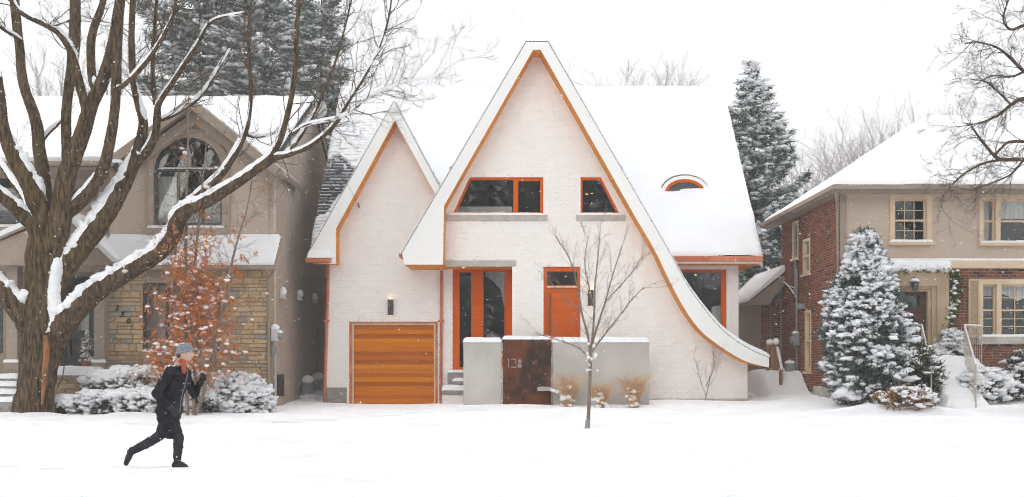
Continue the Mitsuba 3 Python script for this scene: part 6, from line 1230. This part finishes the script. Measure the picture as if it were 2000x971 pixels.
legs = [((hip_n, .105), (kn_s, .074)), ((kn_s, .072), (kn_s * .6 + an_s * .4 + [.0, 0.02, 0], .066)), ((kn_s * .6 + an_s * .4 + [0, .02, 0], .066), (an_s, .050)), ((hip_f, .105), (kn_r, .074)), ((kn_r, .072), (kn_r * .6 + an_r * .4 - [0, 0, .015], .066)), ((kn_r * .6 + an_r * .4 - [0, 0, .015], .066), (an_r, .050)), ((pel, .13), (hip_n, .11)), ((pel, .13), (hip_f, .11))]
tb = capsule_body(legs, .018, 5); tb.vertices = tb.vertices + tb.vertex_normals * (.016 * (meshkit.fbm(tb.vertices * [11, 11, 20] + tb.vertices[:, :1] * 14, 3, 7) - .5) * 2)[:, None]
part(RN, 'trousers', tb, 'mat_trousers', smooth=True)
# jacket with arms and a flared hem
jk = [((chest + [0, -.09, 0], .135), (waist + [0, -.06, 0], .135)), ((chest + [0, .09, 0], .135), (waist + [0, .06, 0], .135)), ((sh_n, .075), (chest, .13)), ((sh_f, .075), (chest, .13)), ((sh_n, .07), (sh_f, .07)), ((waist + [0, -.06, 0], .135), (pel + [.0, -.09, -.03], .15)), ((waist + [0, .06, 0], .135), (pel + [0, .09, -.03], .15)), ((pel + [0, -.09, -.03], .15), (J(338, 842, -.08), .115)), ((pel + [0, .09, -.03], .15), (J(324, 838, .10), .11)), ((J(338, 842, -.08), .115), (J(324, 838, .10), .11)),
      ((neck - [0, 0, .03], .075), (chest, .12)), ((sh_n, .075), (el_n, .056)), ((el_n, .055), (wr_n, .040)), ((sh_f, .075), (el_f, .056)), ((el_f, .055), (wr_f, .040))]
body = capsule_body(jk, .02, 6); v = body.vertices; nrm = body.vertex_normals
body.vertices = v + nrm * (.022 * (meshkit.fbm(v * [8, 8, 17] + v[:, :1] * 9, 3, 4) - .5) * 2)[:, None]
part(RN, 'jacket', body, 'mat_jacket', smooth=True)
part(RN, 'collar', capsule_body([((neck + [-.01, 0, -.03], .088), (neck + [.015, 0, .02], .082))], .015, 4), 'mat_tan_collar', smooth=True)
part(RN, 'scarf', capsule_body([((neck + [.02, -.05, .02], .047), (neck + [.05, 0, .02], .05)), ((neck + [.05, 0, .02], .05), (neck + [.02, .05, .02], .047)), ((neck + [.02, .05, .02], .047), (neck + [-.05, 0, .015], .047)), ((neck + [-.05, 0, .015], .047), (neck + [.02, -.05, .02], .047)), ((neck + [.05, -.05, .01], .04), (neck + [.06, -.08, -.12], .03))], .014, 4), 'mat_red_scarf', smooth=True)
# head with a face looking right (+x)
hd = trimesh.creation.icosphere(subdivisions=4, radius=1.0); u = hd.vertices.copy(); s = u * [.098, .078, .118]
jaw = np.clip(-u[:, 2], 0, 1); s[:, 1] *= 1 - .25 * jaw; s[:, 0] += .018 * jaw * (u[:, 0] > 0) * u[:, 0]
fr = np.clip(u[:, 0], 0, 1)
def bump_(dy, dz, wy, wz, h): return h * np.exp(-((u[:, 1] - dy) / wy) ** 2 - ((u[:, 2] - dz) / wz) ** 2) * (u[:, 0] > .2)
s[:, 0] += bump_(0, -.18, .13, .20, .026) + bump_(0, -.02, .10, .2, .010) - bump_(.38, .05, .2, .14, .013) - bump_(-.38, .05, .2, .14, .013) + bump_(0, -.52, .28, .07, .007) + bump_(0, -.66, .26, .07, .006) - bump_(0, -.59, .3, .03, .004) + bump_(0, -.88, .3, .14, .010)
tl_ = math.radians(6); hr = head - np.array([.0, 0, .0]); part(RN, 'head', (s + hr, hd.faces), 'mat_skin', smooth=True)
for sy in (-1, 1):
    part(RN, 'eye', MB().add(ICO[2].vertices * .012 + hr + [.083, sy * .030, .008], ICO[2].faces), 'mat_fascia', smooth=True); part(RN, 'ear', blobs([hr + [-.005, sy * .078, -.012]], [(.022, .010, .034)], np.random.default_rng(1), 2, .1, False), 'mat_skin', smooth=True)
    part(RN, 'pupil', MB().add(ICO[1].vertices * .006 + hr + [.0925, sy * .030, .008], ICO[1].faces), 'mat_black', smooth=True)
part(RN, 'mouth', blobs([hr + [.088, 0, -.068]], [(.010, .024, .005)], np.random.default_rng(1), 2, .05, False), 'mat_red_scarf', smooth=True)
cap = trimesh.creation.icosphere(subdivisions=4); cv_ = cap.vertices; keep = cv_[:, 2] > -.08 - .25 * (-cv_[:, 0]); cv2 = cv_ * [.112, .094, .126] + hr + [-.004, 0, .018]
cv2 = cv2 + cap.vertex_normals * (.004 * np.sin(np.arctan2(cv_[:, 1], cv_[:, 0]) * 28))[:, None] * np.clip(1 - cv_[:, 2] ** 4, 0, 1)[:, None]
part(RN, 'hat', (cv2, cap.faces[keep[cap.faces].all(1)]), 'mat_knit_hat', smooth=True)
an_ = np.linspace(0, 2 * np.pi, 33); part(RN, 'hat_brim', MB().tube([hr + [-.004 + .110 * math.cos(q), .092 * math.sin(q), .020 + .026 * math.cos(q)] for q in an_], .017, 8), 'mat_knit_hat', smooth=True)
part(RN, 'hair', blobs([hr + [-.07, 0, -.035]], [(.045, .066, .06)], np.random.default_rng(2), 2, .2, False), 'mat_brown_door', smooth=True)
# gloved hands: palm, four unequal bent fingers, thumb
def hand(wr, fwd, side, up_):
    fwd, side, up_ = unit(np.array(fwd, float)), unit(np.array(side, float)), unit(np.array(up_, float)); b = []
    p0 = wr; pk = wr + fwd * .085
    for o in (-.030, -.010, .010, .030): b.append(((p0 + side * o * .6, .018), (pk + side * o, .0145)))
    b.append(((p0 + side * -.018, .017), (p0 + side * .018, .017)))
    for o, l in ((-.033, .062), (-.011, .072), (.011, .068), (.033, .052)):
        a1 = pk + side * o; a2 = a1 + unit(fwd * .75 - up_ * .6) * l * .45; a3 = a2 + unit(fwd * .05 - up_) * l * .33; a4 = a3 + unit(-fwd * .7 - up_ * .6) * l * .26
        b += [((a1, .0105), (a2, .0098)), ((a2, .0098), (a3, .0092)), ((a3, .0092), (a4, .0085))]
    t1 = p0 + fwd * .03 - side * .032; t2 = t1 + unit(fwd * .8 - side * .6 - up_ * .3) * .040; t3 = t2 + unit(fwd * .7 + side * .25 - up_ * .7) * .032
    b += [((p0 + fwd * .01 - side * .015, .018), (t1, .015)), ((t1, .014), (t2, .0118)), ((t2, .0118), (t3, .0105))]
    return capsule_body(b, .007, 4)
part(RN, 'hand', hand(wr_n + unit(wr_n - el_n) * .03, wr_n - el_n, [.6, .0, .7], [0, -1, .1]), 'mat_black', smooth=True)
part(RN, 'hand', hand(wr_f + unit(wr_f - el_f) * .03, wr_f - el_f, [-.7, .0, .4], [.2, 1, 0]), 'mat_black', smooth=True)
def shoe(an, toe, seed):
    d = unit(toe - an); heel = an + (an - toe) * .28 * np.array([1, 1, 0]) - [0, 0, .03] if seed == 0 else an - d * .03
    t = capsule_body([((an, .046), (heel, .042)), ((heel, .040), (toe, .034)), ((an, .044), (toe * .55 + an * .45, .044)), ((toe * .55 + an * .45, .043), (toe, .034))], .014, 5)
    return t
part(RN, 'shoe', shoe(an_s + [0, 0, -.02], toe_s + [0, 0, .012], 0), 'mat_black', smooth=True); part(RN, 'shoe', shoe(an_r, toe_r, 1), 'mat_black', smooth=True)

rg = np.random.default_rng(5); n = 46; q_ = np.vstack([hr + [0, 0, .135] + rg.normal(0, .04, (10, 3)) * [1, 1, .15], sh_n + [0, 0, .068] + rg.normal(0, .04, (14, 3)) * [1, 1, .2], sh_f + [0, 0, .068] + rg.normal(0, .04, (10, 3)) * [1, 1, .2], an_s + [.05, 0, .01] + rg.normal(0, .025, (6, 3)), an_r + rg.normal(0, .03, (6, 3))])
part(RN, 'snow_dusting', blobs(q_, rg.uniform(.006, .014, (46, 1)) * [1, 1, .6], rg, 1, .4), 'mat_snow_plain', smooth=True, stuff=True)
part(RN, 'cuff', capsule_body([((wr_n, .046), (wr_n + (el_n - wr_n) * .12, .047))], .015, 3), 'mat_trousers', smooth=True); part(RN, 'cuff', capsule_body([((wr_f, .046), (wr_f + (el_f - wr_f) * .12, .047))], .015, 3), 'mat_trousers', smooth=True)
zp = spline(np.array([neck + [.085, -.01, -.06], chest + [.135, -.02, 0], waist + [.14, -.03, 0], pel + [.155, -.03, -.05]]), 14); part(RN, 'zip', MB().tube(zp, .007, 6), 'mat_grey_metal')
# ================================================================ falling snow
rg = np.random.default_rng(99); nf = 14000; Yf = rg.uniform(8.5, 33, nf) ; xf = rg.uniform(-.54, .54, nf) * Yf * 1.05; zf = rg.uniform(.3, 1, nf) * 0 + rg.uniform(0.3, 15, nf)
okf = zf < 1.5 + 720 / F * Yf; C_ = np.stack([xf, Yf, zf], 1)[okf]
fl = blobs(C_, rg.uniform(.0035, .0075, (len(C_), 1)) * rg.uniform(.7, 1.4, (len(C_), 3)), rg, 0, .3)
whole('falling_snow', fl, 'mat_snow_plain', 'loose snowflakes drifting down across the whole street', 'snow', kind='stuff')
